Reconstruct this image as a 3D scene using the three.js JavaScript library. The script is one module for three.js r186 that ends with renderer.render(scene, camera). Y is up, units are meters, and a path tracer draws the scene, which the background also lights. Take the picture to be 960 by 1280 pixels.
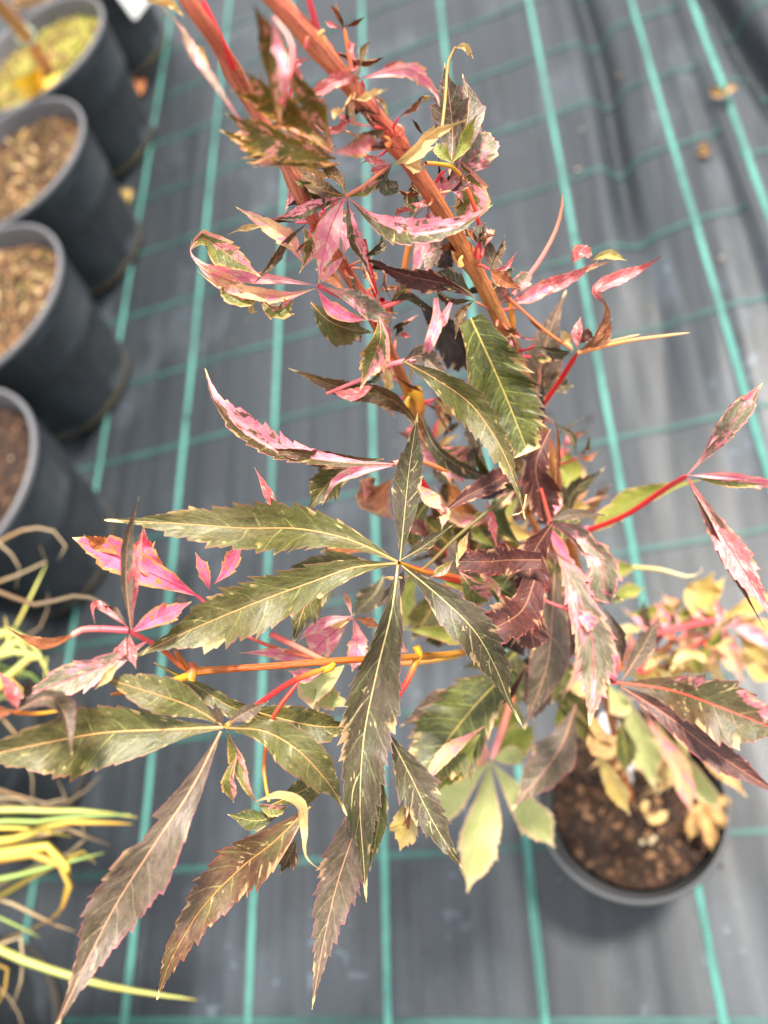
import * as THREE from 'three';
import { mergeGeometries } from 'three/addons/utils/BufferGeometryUtils.js';

// ---------------------------------------------------------------- camera, sky, sun, exposure
const CELL = 0.125, OX = 6.98, OY = 8.879;               // woven grid of the mat; the origin is the pot of the maple
const scene = new THREE.Scene();
const RIGHT = new THREE.Vector3(0.93449, -0.35485, 0.02850), DOWN = new THREE.Vector3(-0.18891, -0.42645, 0.88456), FWD = new THREE.Vector3(-0.30174, -0.83200, -0.46555);
const EYE = new THREE.Vector3((7.36341 - OX) * CELL, 5.83764 * CELL, (9.50723 - OY) * CELL);
const FPX = 1008;
const camera = new THREE.PerspectiveCamera(2 * Math.atan(640 / FPX) * 180 / Math.PI, 0.75, 0.02, 400);
camera.position.copy(EYE);
camera.quaternion.setFromRotationMatrix(new THREE.Matrix4().makeBasis(RIGHT, DOWN.clone().negate(), FWD.clone().negate()));
camera.focus = 0.226; camera.userData.fStop = 7.4;
camera.updateMatrixWorld();
scene.add(camera);

const renderer = new THREE.WebGLRenderer({ antialias: true });
renderer.toneMapping = THREE.LinearToneMapping;
renderer.toneMappingExposure = 3.25;
renderer.shadowMap.enabled = true;

{ // bright, thinly overcast sky
  const W = 128, H = 64, d = new Float32Array(W * H * 4);
  for (let j = 0; j < H; j++) for (let i = 0; i < W; i++) {
    const e = (j + 0.5) / H * Math.PI - Math.PI / 2, s = Math.sin(e), k = (j * W + i) * 4;
    const up = Math.max(0, s), g = s < 0 ? 0.12 : 0.32 + 0.30 * Math.pow(up, 0.7);
    d[k] = g * 0.98; d[k + 1] = g; d[k + 2] = g * 1.03; d[k + 3] = 1;
  }
  const t = new THREE.DataTexture(d, W, H, THREE.RGBAFormat, THREE.FloatType);
  t.mapping = THREE.EquirectangularReflectionMapping; t.magFilter = t.minFilter = THREE.LinearFilter; t.needsUpdate = true;
  scene.background = t; scene.environment = t;
}
const sun = new THREE.DirectionalLight(0xfff7ec, 3.0);
sun.position.set(0.8, 2.1, -0.45); sun.castShadow = true; sun.shadow.radius = 14; sun.shadow.mapSize.set(2048, 2048);
Object.assign(sun.shadow.camera, { left: -2, right: 2, top: 2, bottom: -2, near: 0.1, far: 6 });
scene.add(sun, sun.target);

// ---------------------------------------------------------------- helpers
let seed = 7;
const rnd = () => { seed = (seed + 0x6D2B79F5) | 0; let t = Math.imul(seed ^ (seed >>> 15), 1 | seed); t = (t + Math.imul(t ^ (t >>> 7), 61 | t)) ^ t; return ((t ^ (t >>> 14)) >>> 0) / 4294967296; };
const rr = (a, b) => a + (b - a) * rnd();
const hash = (x, y, s) => { let h = Math.imul(x, 374761393) + Math.imul(y, 668265263) + Math.imul(s, 974634777) | 0; h = Math.imul(h ^ (h >>> 13), 1274126177); return ((h ^ (h >>> 16)) >>> 0) / 4294967296; };
const smooth = (a, b, x) => { const t = Math.min(1, Math.max(0, (x - a) / (b - a))); return t * t * (3 - 2 * t); };
const lerp = (a, b, t) => a + (b - a) * t;
const mix3 = (a, b, t) => [lerp(a[0], b[0], t), lerp(a[1], b[1], t), lerp(a[2], b[2], t)];
function vnoise(x, y, s) {
  const xi = Math.floor(x), yi = Math.floor(y), fx = x - xi, fy = y - yi, u = fx * fx * (3 - 2 * fx), v = fy * fy * (3 - 2 * fy);
  return lerp(lerp(hash(xi, yi, s), hash(xi + 1, yi, s), u), lerp(hash(xi, yi + 1, s), hash(xi + 1, yi + 1, s), u), v);
}
const fbm = (x, y, s, o = 3) => { let a = 0.5, r = 0, n = 0; for (let k = 0; k < o; k++) { r += a * vnoise(x, y, s + k); n += a; a *= 0.5; x *= 2.03; y *= 2.03; } return r / n; };
const V = (x, y, z) => new THREE.Vector3(x, y, z);
// a point seen in the direction (x, y) at its own distance z in front of the lens
const at = (x, y, z) => EYE.clone().addScaledVector(RIGHT, (x - 480) / FPX * z).addScaledVector(DOWN, (y - 640) / FPX * z).addScaledVector(FWD, z);
const onLevel = (x, y, h) => { const d = at(x, y, 1).sub(EYE); return EYE.clone().addScaledVector(d, (h - EYE.y) / d.y); };
const lin = (c) => { const k = new THREE.Color(`rgb(${c.map((v) => Math.round(v)).join(',')})`); return [k.r, k.g, k.b]; };
const taken = {};
const numbered = (n) => { const k = (taken[n] = (taken[n] ?? -1) + 1); return k ? `${n}_${String(k).padStart(3, '0')}` : n; };
function finish(m, parent) { m.castShadow = m.receiveShadow = true; parent.add(m); return m; }
function mesh(name, geo, mat, parent = scene) { const m = new THREE.Mesh(geo, mat); m.name = parent === scene ? numbered(name) : name; return finish(m, parent); }
function thing(name, label, category, pos = V(0, 0, 0), group) {
  const g = new THREE.Group(); g.name = numbered(name); g.position.copy(pos); g.userData = { label, category }; if (group) g.userData.group = group; scene.add(g); return g;
}
function part(name, parent) { const g = new THREE.Group(); g.name = name; parent.add(g); return g; }
function originOf(o) { const v = V(0, 0, 0); for (let q = o; q && q !== scene; q = q.parent) v.add(q.position); return v; }
function dataTex(W, H, fn, srgb = true) {
  const d = new Uint8Array(W * H * 4);
  for (let j = 0; j < H; j++) for (let i = 0; i < W; i++) { const c = fn((i + 0.5) / W, (j + 0.5) / H), k = (j * W + i) * 4; d[k] = c[0]; d[k + 1] = c[1]; d[k + 2] = c[2]; d[k + 3] = 255; }
  const t = new THREE.DataTexture(d, W, H); if (srgb) t.colorSpace = THREE.SRGBColorSpace; t.magFilter = THREE.LinearFilter; t.minFilter = THREE.LinearFilter; t.wrapS = t.wrapT = THREE.RepeatWrapping; t.needsUpdate = true; return t;
}
const std = (o) => new THREE.MeshStandardMaterial({ side: THREE.DoubleSide, ...o });
const phys = (o) => new THREE.MeshPhysicalMaterial({ side: THREE.DoubleSide, ...o });

// ---------------------------------------------------------------- leaf blade materials
const veinAt = (x, y, s) => { const u = x * 2 - 1, a = Math.abs(u); return y * 9.5 - a * 0.35 - a * a * 0.35 + 0.5 * (fbm(x * 2.2, y * 6, s + 9, 2) - 0.5) + (u > 0 ? 0.4 : 0); };
const veinBump = dataTex(128, 512, (x, y) => {
  const u = Math.abs(x * 2 - 1), q = veinAt(x, y, 5), d = Math.abs(q - Math.round(q));
  let h = 0.42 + 0.16 * Math.sqrt(Math.min(1, d * 2)) * smooth(0.02, 0.2, u) - 0.16 * (1 - smooth(0.01, 0.06, u));
  h += 0.34 * (fbm(x * 9, y * 30, 5, 3) - 0.5) + 0.16 * Math.abs(fbm(x * 20, y * 66, 8, 2) - 0.5);
  return [h * 255, h * 255, h * 255];
}, false);
const bladeMaterials = {};
function blade(name, o) {
  const s = o.seed, p = { base: [84, 84, 46], base2: [70, 72, 36], vein: [150, 148, 84], rib: [196, 150, 84], margin: [130, 84, 66], mw: 0.035, pink: [232, 128, 146], amount: 0, side: 0, ribPink: 0, cream: [232, 208, 150], tip: 0.96, scar: 0.5, spots: 0, vs: 0.62, ...o };
  const map = dataTex(160, 640, (x, y) => {
    const u = x * 2 - 1, a = Math.abs(u);
    let c = mix3(p.base, p.base2, smooth(0.2, 0.8, fbm(x * 2.4, y * 6, s, 4)));
    const q = veinAt(x, y, s), d = Math.abs(q - Math.round(q));
    const v1 = (1 - smooth(0.012, 0.06, d)) * smooth(0.35, 0.6, fbm(x * 3, y * 8, s + 23, 2) + 0.1), net = 1 - smooth(0.0, 0.035, Math.abs(fbm(x * 7, y * 26, s + 3, 3) - 0.5));
    c = mix3(c, [c[0] * 0.62, c[1] * 0.66, c[2] * 0.55], 0.5 * smooth(0.45, 0.7, fbm(x * 11, q * 3.5, s + 13, 3)) * (p.through ? 0.3 : 1));
    c = mix3(c, p.vein, Math.min(1, p.vs * Math.max(v1 * (1.1 - 0.5 * a), net * 0.5) * (0.55 + 0.9 * fbm(x * 5, y * 12, s + 21, 2))));
    if (p.amount > 0) {                                    // sectors without green pigment
      const n = fbm(x * 2.4, q * 0.8 + y * 2, s + 31, 4) + 0.5 * p.side * u + p.ribPink * (0.5 - a) + (p.amount - 0.5);
      const f = smooth(0.43, 0.57, n + 0.10 * (fbm(x * 22, y * 80, s + 35, 2) - 0.5)), speck = smooth(0.64, 0.69, fbm(x * 7, y * 24, s + 41, 3));
      c = mix3(c, mix3(p.pink, p.pink2 ?? mix3(p.pink, [244, 190, 176], 0.4), smooth(0.35, 0.7, fbm(x * 5, y * 20, s + 51, 2))), f * (1 - 0.75 * speck));
    }
    if (p.spots > 0) c = mix3(c, p.pink, smooth(0.66 - 0.1 * p.spots, 0.70 - 0.1 * p.spots, fbm(x * 5, y * 13, s + 61, 3)));
    const sc = Math.max((1 - smooth(0.03, 0.09, d)) * smooth(0.58, 0.66, fbm(x * 6, y * 18, s + 71, 3)), smooth(0.74, 0.78, fbm(x * 10, y * 34, s + 72, 3))) * smooth(0.56, 0.66, fbm(x * 1.6, y * 5, s + 75, 2));
    c = mix3(c, p.cream, sc * p.scar);
    const mg = 1 - p.mw * (0.4 + 1.4 * fbm(1, y * 30, s + (u > 0 ? 81 : 83), 2));
    c = mix3(c, p.margin, smooth(mg - 0.03, mg + 0.02, a) * 0.85);
    const bn = smooth(0.60, 0.68, fbm(a * 2, y * 20, s + (u > 0 ? 101 : 103), 3)) * smooth(0.66, 0.92, a + 0.25 * (fbm(x * 12, y * 50, s + 105, 2) - 0.5));
    c = mix3(c, mix3(p.cream, [206, 130, 90], 0.35), bn * 0.6);
    c = mix3(c, p.rib, (1 - smooth(0.012, 0.04, a)) * 0.9);
    const tp = p.tip + 0.06 * (fbm(x * 5, y * 5, s + 91, 2) - 0.5) - 0.02 * a;
    c = mix3(c, p.cream, smooth(tp - 0.01, tp + 0.012, y));
    const g = 1 + 0.16 * (fbm(x * 40, y * 160, s + 95, 2) - 0.5);
    return [Math.min(255, c[0] * g), Math.min(255, c[1] * g), Math.min(255, c[2] * g)];
  });
  const m = { map, bumpMap: veinBump, bumpScale: o.bump ?? 0.0006, roughness: o.rough ?? 0.5 };
  bladeMaterials[name] = o.through ? phys({ ...m, transmission: o.through, thickness: 0, roughness: o.rough ?? 0.85, clearcoat: 0.25, clearcoatRoughness: 0.45 }) : std(m);
}
const PINK = [240, 134, 152];
blade('olive', { seed: 101, base: [92, 84, 36], base2: [74, 70, 26] });
blade('oliveGrey', { seed: 202, base: [98, 88, 52], base2: [82, 80, 34], rib: [204, 152, 96] });
blade('oliveBrown', { seed: 303, base: [92, 76, 40], base2: [88, 54, 32], rib: [180, 128, 70], margin: [140, 60, 50], scar: 0.5 });
blade('mauve', { seed: 404, base: [102, 84, 72], base2: [88, 76, 56], rib: [206, 150, 116], margin: [156, 82, 92], vein: [150, 132, 104], scar: 0.6 });
blade('mauveDark', { seed: 505, base: [76, 62, 46], base2: [66, 66, 34], rib: [198, 176, 122], margin: [124, 84, 88], vein: [128, 136, 92], vs: 0.65, tip: 0.94 });
blade('maroon', { seed: 606, base: [88, 40, 34], base2: [62, 28, 24], rib: [164, 112, 82], vein: [140, 76, 62], margin: [150, 70, 56], rough: 0.62, tip: 0.975 });
blade('black', { seed: 707, base: [44, 32, 28], base2: [32, 24, 22], rib: [84, 60, 48], vein: [62, 46, 38], margin: [60, 40, 38], scar: 0 });
blade('green', { seed: 808, base: [88, 90, 36], base2: [68, 68, 26], rib: [200, 176, 96], vein: [150, 156, 76], vs: 0.75 });
blade('pinkOlive', { seed: 909, base: [92, 84, 50], base2: [72, 62, 36], pink: PINK, amount: 0.50, side: 1, rib: [226, 140, 120], margin: [226, 130, 130] });
blade('pinkGrey', { seed: 111, base: [138, 122, 112], base2: [122, 112, 90], pink: [238, 130, 146], amount: 0.35, ribPink: 0.36, rib: [232, 90, 110], margin: [224, 130, 134], mw: 0.1 });
blade('pink', { seed: 222, base: [246, 168, 178], base2: [242, 132, 158], pink: [244, 190, 176], amount: 0.45, rib: [220, 84, 100], vein: [246, 170, 170], margin: [226, 150, 96], mw: 0.09, through: 0.3, vs: 0.3 });
blade('hotpink', { seed: 333, base: [244, 128, 156], base2: [236, 88, 130], rib: [214, 50, 84], vein: [246, 150, 176], margin: [214, 140, 70], mw: 0.16, spots: 0.2, pink: [180, 120, 30], through: 0.3, vs: 0.25 });
blade('redpink', { seed: 444, base: [234, 128, 132], base2: [206, 90, 92], pink: [240, 164, 158], amount: 0.40, rib: [196, 60, 50], vein: [230, 120, 120], margin: [190, 90, 70], rough: 0.5 });
blade('cream', { seed: 555, base: [232, 204, 140], base2: [214, 172, 108], rib: [206, 156, 88], vein: [240, 220, 166], margin: [204, 150, 110], through: 0.25, scar: 0.2, vs: 0.3 });
blade('creamPink', { seed: 566, base: [232, 196, 140], base2: [222, 150, 120], pink: PINK, amount: 0.4, rib: [224, 140, 110], vein: [240, 210, 166], margin: [206, 140, 90], through: 0.25, vs: 0.3 });
blade('lime', { seed: 666, base: [158, 158, 54], base2: [128, 136, 44], rib: [196, 186, 96], vein: [186, 186, 90], margin: [206, 160, 100], mw: 0.1, through: 0.4 });
blade('pale', { seed: 777, base: [182, 186, 108], base2: [196, 196, 128], rib: [214, 206, 140], vein: [206, 206, 140], margin: [230, 192, 146], mw: 0.16, tip: 0.86, through: 0.35, vs: 0.35 });
blade('yellow', { seed: 888, base: [204, 172, 84], base2: [214, 188, 124], rib: [214, 170, 80], vein: [232, 206, 120], margin: [214, 150, 90], through: 0.35, vs: 0.3 });
blade('tan', { seed: 999, base: [204, 168, 112], base2: [176, 132, 82], rib: [170, 126, 80], vein: [214, 180, 130], margin: [150, 104, 66], scar: 0.1, vs: 0.3, rough: 0.8 });
blade('brown', { seed: 1010, base: [150, 84, 46], base2: [108, 58, 34], rib: [190, 120, 70], vein: [170, 110, 66], margin: [196, 140, 90], scar: 0.4, rough: 0.6 });
blade('spotted', { seed: 1111, base: [132, 108, 30], base2: [96, 84, 22], rib: [160, 96, 46], vein: [140, 124, 50], pink: [230, 150, 130], spots: 0.45, margin: [190, 130, 60], mw: 0.08 });
blade('greenPink', { seed: 1212, base: [120, 118, 52], base2: [96, 96, 40], pink: [230, 130, 140], amount: 0.36, side: -1, rib: [224, 140, 130], margin: [216, 150, 90], mw: 0.12 });
blade('redOlive', { seed: 1414, base: [92, 62, 42], base2: [80, 74, 40], pink: [180, 104, 112], amount: 0.20, side: -0.7, rib: [222, 84, 66], vein: [140, 110, 74], margin: [120, 70, 60] });
blade('maroonVein', { seed: 1515, base: [86, 52, 44], base2: [74, 40, 36], rib: [206, 130, 100], vein: [156, 104, 84], margin: [170, 70, 84], vs: 0.7, scar: 0 });
blade('sunny', { seed: 1616, base: [244, 214, 24], base2: [236, 190, 20], rib: [230, 180, 40], vein: [250, 226, 90], margin: [220, 160, 30], through: 0.3, vs: 0.3, scar: 0 });
blade('orange', { seed: 1313, base: [196, 120, 50], base2: [150, 84, 36], rib: [190, 120, 60], vein: [216, 150, 80], margin: [150, 84, 40], through: 0.2 });

// ---------------------------------------------------------------- leaf blade geometry: midrib curve, toothed margin, fold and curl
const parsePts = (s, z0, z1, zp = 1.3) => {
  const a = s.split(' ').map((q) => q.split(',').map(Number)), n = a.length - 1;
  const ph = rnd() * 6.28;
  return a.map((q, i) => at(q[0], q[1], q[2] ?? lerp(z0, z1, Math.pow(i / n, zp)) + (i && zp !== 1 ? 0.0045 * Math.sin(ph + i * 1.9) * Math.min(1, n / 4) : 0)));
};
function bladeGeometry(pts, hw, o = {}) {
  const curve = new THREE.CatmullRomCurve3(pts, false, 'centripetal'), len = curve.getLength();
  const k = { r: 0, f: 20, c: 6, tw: o.tw ?? rr(-32, 32), n: Math.max(5, Math.round(len / 0.0058)), a: 0.2, m: 0.42, b: 1, bt: 1.9, base: 0.05, rip: 0.08, sl: 0.45, ...o };
  const rows = [], s0 = Math.floor(rnd() * 1e6);
  const start = (i) => (i === 0 ? 0 : i >= k.n ? 1 : (i + 0.5 * (hash(i, 9, s0) - 0.5)) / k.n);
  for (let i = 0; i < k.n; i++) for (const ph of [0, 0.3, 0.46, 0.8]) rows.push([lerp(start(i), start(i + 1), ph), ph === 0 ? 0 : ph === 0.3 ? 0.55 : ph === 0.46 ? 0.42 : 1, i]);
  rows.push([1, 0, k.n]);
  const half = [-1, -0.68, -0.34, 0, 0.34, 0.68, 1], pos = [], uv = [], idx = [], rad = Math.PI / 180;
  let prev = null;
  for (const [t, tooth, ti] of rows) {
    const p = curve.getPointAt(t), T = curve.getTangentAt(t);
    let C = V(0, 0, 0).crossVectors(T, EYE.clone().sub(p).normalize());
    if (C.length() < 0.15 && prev) C = prev.clone();
    C.addScaledVector(T, -C.dot(T)).normalize();
    if (prev && C.dot(prev) < 0) C.negate();
    prev = C.clone();
    C.applyAxisAngle(T, (k.r + k.tw * (t - 0.3)) * rad);
    const N = V(0, 0, 0).crossVectors(C, T).normalize();
    const w0 = hw * (k.base + (1 - k.base) * Math.pow(t < k.m ? Math.sin(Math.PI / 2 * t / k.m) : Math.max(0, Math.cos(Math.PI / 2 * (t - k.m) / (1 - k.m))), t < k.m ? 1.5 * k.b : k.bt * k.b)) * (t > 0.985 ? 0.25 : 1);
    const env = smooth(0.12, 0.3, t) * (1 - smooth(0.9, 1, t));
    for (const e of half) {
      const sgn = Math.sign(e), ae = Math.abs(e);
      const ta = k.a * (0.3 + 1.05 * Math.pow(hash(ti, sgn + 2, s0), 1.3)) * env;
      let w = w0 * (1 - ta * 0.35 + 0.26 * (vnoise(t * 8, sgn * 3, s0 + 2) - 0.5));
      if (ae === 1) w += w0 * ta * tooth * 1.15;
      if (k.cut && sgn === k.cut[0] && t > k.cut[1] && t < k.cut[2]) w *= k.cut[3];
      const ang = (k.f + k.c * ae) * rad, lat = w * ae * Math.cos(ang), up = w * ae * Math.sin(ang);
      const fw = Math.min(ae * w * k.sl + (ae === 1 ? w0 * ta * tooth * 0.6 : 0), (1 - t) * len * 0.9) * smooth(0, 0.12, t);
      const rp = w0 * k.rip * ae * ae * Math.sin(t * 26 + sgn * 1.3 + s0) + w0 * k.rip * 2 * ae * (vnoise(t * 6, sgn * 5, s0 + 5) - 0.5) + w0 * 0.22 * ae * ae * ae * (vnoise(t * 21, sgn * 7, s0 + 6) - 0.5);
      const q = p.clone().addScaledVector(C, sgn * lat).addScaledVector(N, up + rp).addScaledVector(T, fw);
      pos.push(q.x, q.y, q.z); uv.push((k.flip ? -e : e) * 0.5 + 0.5, t);
    }
  }
  const m = half.length;
  for (let i = 0; i < rows.length - 1; i++) for (let j = 0; j < m - 1; j++) { const a = i * m + j; idx.push(a, a + 1, a + m, a + 1, a + m + 1, a + m); }
  if (k.ribbed) {
    const n = 22, off = pos.length / 3, r0 = Math.min(0.00055, hw * 0.05);
    for (let i = 0; i <= n; i++) {
      const t = i / n * 0.97, p = curve.getPointAt(t), T = curve.getTangentAt(t), E = EYE.clone().sub(p).normalize(), A = V(0, 0, 0).crossVectors(T, E).normalize(), r = r0 * (1 - 0.75 * t);
      for (let j = 0; j < 5; j++) { const a = j / 5 * Math.PI * 2, q = p.clone().addScaledVector(A, Math.cos(a) * r).addScaledVector(E, Math.sin(a) * r); pos.push(q.x, q.y, q.z); uv.push(0.5, t); }
    }
    for (let i = 0; i < n; i++) for (let j = 0; j < 5; j++) { const a = off + i * 5 + j, b = off + i * 5 + (j + 1) % 5; idx.push(a, b, a + 5, b, b + 5, a + 5); }
  }
  const g = new THREE.BufferGeometry();
  g.setAttribute('position', new THREE.Float32BufferAttribute(pos, 3)); g.setAttribute('uv', new THREE.Float32BufferAttribute(uv, 2)); g.setIndex(idx);
  g.computeVertexNormals(); return g;
}
// round stalks and stems with a radius and colour at each point
function tubeGeometry(pts, radii, cols, o = {}) {
  const curve = new THREE.CatmullRomCurve3(pts, false, 'centripetal'), n = o.n ?? Math.max(8, Math.round(curve.getLength() / 0.004)), sides = o.sides ?? 10, pos = [], col = [], uv = [], idx = [];
  let N = null;
  const arc = []; { let L = 0; arc.push(0); for (let i = 1; i < pts.length; i++) { L += pts[i].distanceTo(pts[i - 1]); arc.push(L); } for (let i = 0; i < arc.length; i++) arc[i] /= L; }
  const pick = (a, t) => { let i = 0; while (i < arc.length - 2 && t > arc[i + 1]) i++; const f = Math.min(1, Math.max(0, (t - arc[i]) / (arc[i + 1] - arc[i]))); return Array.isArray(a[0]) ? mix3(a[i], a[i + 1], f) : lerp(a[i], a[i + 1], f); };
  for (let i = 0; i <= n; i++) {
    const t = i / n, p = curve.getPointAt(t), T = curve.getTangentAt(t);
    if (!N) N = V(0.3, 1, 0.2).cross(T).normalize(); N.addScaledVector(T, -N.dot(T)).normalize();
    const B = V(0, 0, 0).crossVectors(T, N);
    let r = pick(radii, t); for (const [nt, nr] of o.nodes ?? []) r *= 1 + nr * Math.exp(-Math.pow((t - nt) * (o.len ?? curve.getLength()) / 0.0035, 2));
    const c = pick(cols, t);
    for (let j = 0; j <= sides; j++) {
      const a = j / sides * Math.PI * 2, rj = r * (1 + 0.05 * (vnoise(j % sides, t * 40, 3) - 0.5)) * (i === n && o.close !== false ? 0.3 : 1);
      const q = p.clone().addScaledVector(N, Math.cos(a) * rj).addScaledVector(B, Math.sin(a) * rj);
      pos.push(q.x, q.y, q.z); col.push(...c); uv.push(j / sides, t * curve.getLength() / 0.03);
    }
  }
  for (let i = 0; i < n; i++) for (let j = 0; j < sides; j++) { const a = i * (sides + 1) + j, b = a + sides + 1; idx.push(a, b, a + 1, a + 1, b, b + 1); }
  const g = new THREE.BufferGeometry();
  g.setAttribute('position', new THREE.Float32BufferAttribute(pos, 3)); g.setAttribute('uv', new THREE.Float32BufferAttribute(uv, 2)); g.setAttribute('color', new THREE.Float32BufferAttribute(col, 3)); g.setIndex(idx);
  g.computeVertexNormals(); return g;
}
const barkTex = dataTex(256, 512, (x, y) => {
  const st = fbm(x * 26, y * 1.2, 15, 3), bl = fbm(x * 5, y * 1.6, 17, 3), dot = smooth(0.7, 0.74, fbm(x * 34, y * 60, 19, 2)), dk = smooth(0.62, 0.7, fbm(x * 18, y * 2, 20, 3));
  let c = mix3([255, 240, 238], [232, 232, 206], smooth(0.35, 0.7, bl)); c = mix3(c, [176, 140, 122], 0.5 * smooth(0.5, 0.72, st)); c = mix3(c, [150, 116, 104], 0.45 * dk); return mix3(c, [255, 240, 214], 0.7 * dot);
});
const barkBump = dataTex(128, 256, (x, y) => { const v = 128 + 120 * (fbm(x * 30, y * 5, 25, 3) - 0.5) + 60 * (fbm(x * 20, y * 30, 27, 2) - 0.5); return [v, v, v]; }, false);
const stemMat = std({ vertexColors: true, map: barkTex, bumpMap: barkBump, bumpScale: 0.0004, roughness: 0.42 });
const stalkMat = std({ vertexColors: true, roughness: 0.4 });

// ---------------------------------------------------------------- ground: woven weed mat with green marker threads
function matHeight(X, Y) {                                 // X, Y in grid cells; metres
  let h = 0.0016 * (fbm(X * 2.6, Y * 0.22, 301, 3) - 0.5) * 2 + 0.0016 * (fbm(X * 6, Y * 0.3, 305, 2) - 0.5);
  const zone = smooth(6.9, 7.6, X) * (1 - smooth(4.6, 7.2, Y));
  h += zone * 0.009 * (fbm(X * 3.4 + 0.12 * Y, Y * 0.3, 311, 3) - 0.5) * 2;
  h -= 0.022 * Math.exp(-Math.pow((X - 7.8 - 0.03 * Math.sin(Y * 1.3)) / 0.11, 2)) * (1 - smooth(3.2, 4.8, Y));
  h += 0.012 * smooth(8.62, 8.72, X) * (1 - smooth(4.5, 7, Y)) * Math.exp(-Math.max(0, X - 8.72) * 2.2);
  h -= 0.045 * Math.exp(-Math.pow((X - 9.16 - 0.11 * (Y - 1.9)) / 0.13, 2)) * (1 - smooth(3.0, 4.6, Y));
  h += 0.002 * (fbm(X * 0.8, Y * 0.8, 321, 2) - 0.5);
  return h;
}
const cellPoint = (X, Y, lift = 0) => V((X - OX) * CELL, matHeight(X, Y) + lift, (Y - OY) * CELL);
const weave = dataTex(256, 256, (x, y) => {
  const a = Math.abs(Math.sin(x * Math.PI * 16)), b = Math.abs(Math.sin(y * Math.PI * 32)), over = (Math.floor(x * 16) + Math.floor(y * 32)) % 2;
  const v = 110 + 90 * (over ? a : b) + 40 * (fbm(x * 40, y * 90, 41, 2) - 0.5); return [v, v, v];
}, false); weave.repeat.set(20, 20);
const matTex = dataTex(1024, 1024, (x, y) => {
  const rib = fbm(x * 220, y * 6, 51, 2) - 0.5, dust = smooth(0.5, 0.75, fbm(x * 14, y * 9, 53, 4)), speck = smooth(0.78, 0.82, fbm(x * 120, y * 120, 57, 2));
  const v = 46 + 18 * rib + 15 * dust + 5 * Math.sin(y * Math.PI * 500) * (0.4 + fbm(x * 20, y * 20, 58, 2)) + 34 * speck * dust + 6 * (fbm(x * 300, y * 300, 59, 2) - 0.5); return [v * 0.88, v * 0.98, v * 1.08];
});
{
  const nx = 620, ny = 250, x0 = -7, x1 = 18, y0 = -14, y1 = 18, pos = [], uv = [], idx = [];
  for (let j = 0; j <= ny; j++) for (let i = 0; i <= nx; i++) { const X = lerp(x0, x1, i / nx), Y = lerp(y0, y1, j / ny), p = cellPoint(X, Y); pos.push(p.x, p.y, p.z); uv.push(X * CELL, Y * CELL); }
  for (let j = 0; j < ny; j++) for (let i = 0; i < nx; i++) { const a = j * (nx + 1) + i, b = a + nx + 1; idx.push(a, b, a + 1, a + 1, b, b + 1); }
  const g = new THREE.BufferGeometry(); g.setAttribute('position', new THREE.Float32BufferAttribute(pos, 3)); g.setAttribute('uv', new THREE.Float32BufferAttribute(uv, 2)); g.setIndex(idx); g.computeVertexNormals();
  const mat = mesh('weed_mat', g, std({ map: matTex, bumpMap: weave, bumpScale: 0.0003, roughness: 0.37 }));
  mat.userData = { kind: 'structure', label: 'black woven weed control mat with a green grid of threads', category: 'ground cover' };
  const thread = dataTex(64, 512, (x, y) => { const k = (0.9 + 0.14 * Math.sin(y * Math.PI * 260) - 0.25 * smooth(0.52, 0.72, fbm(x * 2, y * 9, 65, 3))) + 0.3 * (fbm(x * 8, y * 60, 61, 2) - 0.3) + 0.2 * (fbm(x * 30, y * 8, 63, 2) - 0.5); return [76 * k, 140 * k, 130 * k]; });
  const threadMat = std({ map: thread, roughness: 0.5, bumpMap: weave, bumpScale: 0.0003 });
  const threadMat2 = phys({ map: thread, roughness: 0.5, transparent: false, color: new THREE.Color(0.29, 0.30, 0.32) });
  const strip = (along, c, a0, a1, w, m) => {
    const n = Math.round((a1 - a0) * 14), pos = [], uv = [], idx = [];
    for (let i = 0; i <= n; i++) { const t = lerp(a0, a1, i / n), wob = 0.012 * (fbm(t * 0.7, c, 71, 2) - 0.5); for (let e = -1; e <= 1; e++) { const q = c + wob + e * w / 2, p = along === 'y' ? cellPoint(q, t, 0.0018) : cellPoint(t, q, 0.0014); pos.push(p.x, p.y, p.z); uv.push(e * 0.5 + 0.5, t * 0.3 + c * 0.37); } }
    for (let i = 0; i < n; i++) for (let e = 0; e < 2; e++) { const a = i * 3 + e; along === 'y' ? idx.push(a, a + 3, a + 1, a + 1, a + 3, a + 4) : idx.push(a, a + 1, a + 3, a + 1, a + 4, a + 3); }
    const g = new THREE.BufferGeometry(); g.setAttribute('position', new THREE.Float32BufferAttribute(pos, 3)); g.setAttribute('uv', new THREE.Float32BufferAttribute(uv, 2)); g.setIndex(idx); g.computeVertexNormals();
    mesh('green_thread', g, m, mat);
  };
  for (let i = -6; i <= 16; i++) strip('y', i <= 8 ? i * 1.03355 : 8.82 + (i - 9) * 1.03355, y0 + 0.02, y1 - 0.02, i % 3 ? 0.046 : 0.052, threadMat);
  for (let j = -13; j <= 17; j++) { strip('x', j, x0 + 0.02, 8.69, 0.046, threadMat2); strip('x', j + 0.42, 8.76, x1 - 0.02, 0.046, threadMat2); }
  const soilGround = mesh('ground', new THREE.PlaneGeometry(120, 120).rotateX(-Math.PI / 2), std({ color: new THREE.Color(0.09, 0.075, 0.06), roughness: 0.95 }));
  soilGround.position.y = -0.09; soilGround.userData = { kind: 'structure' };
}

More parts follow.
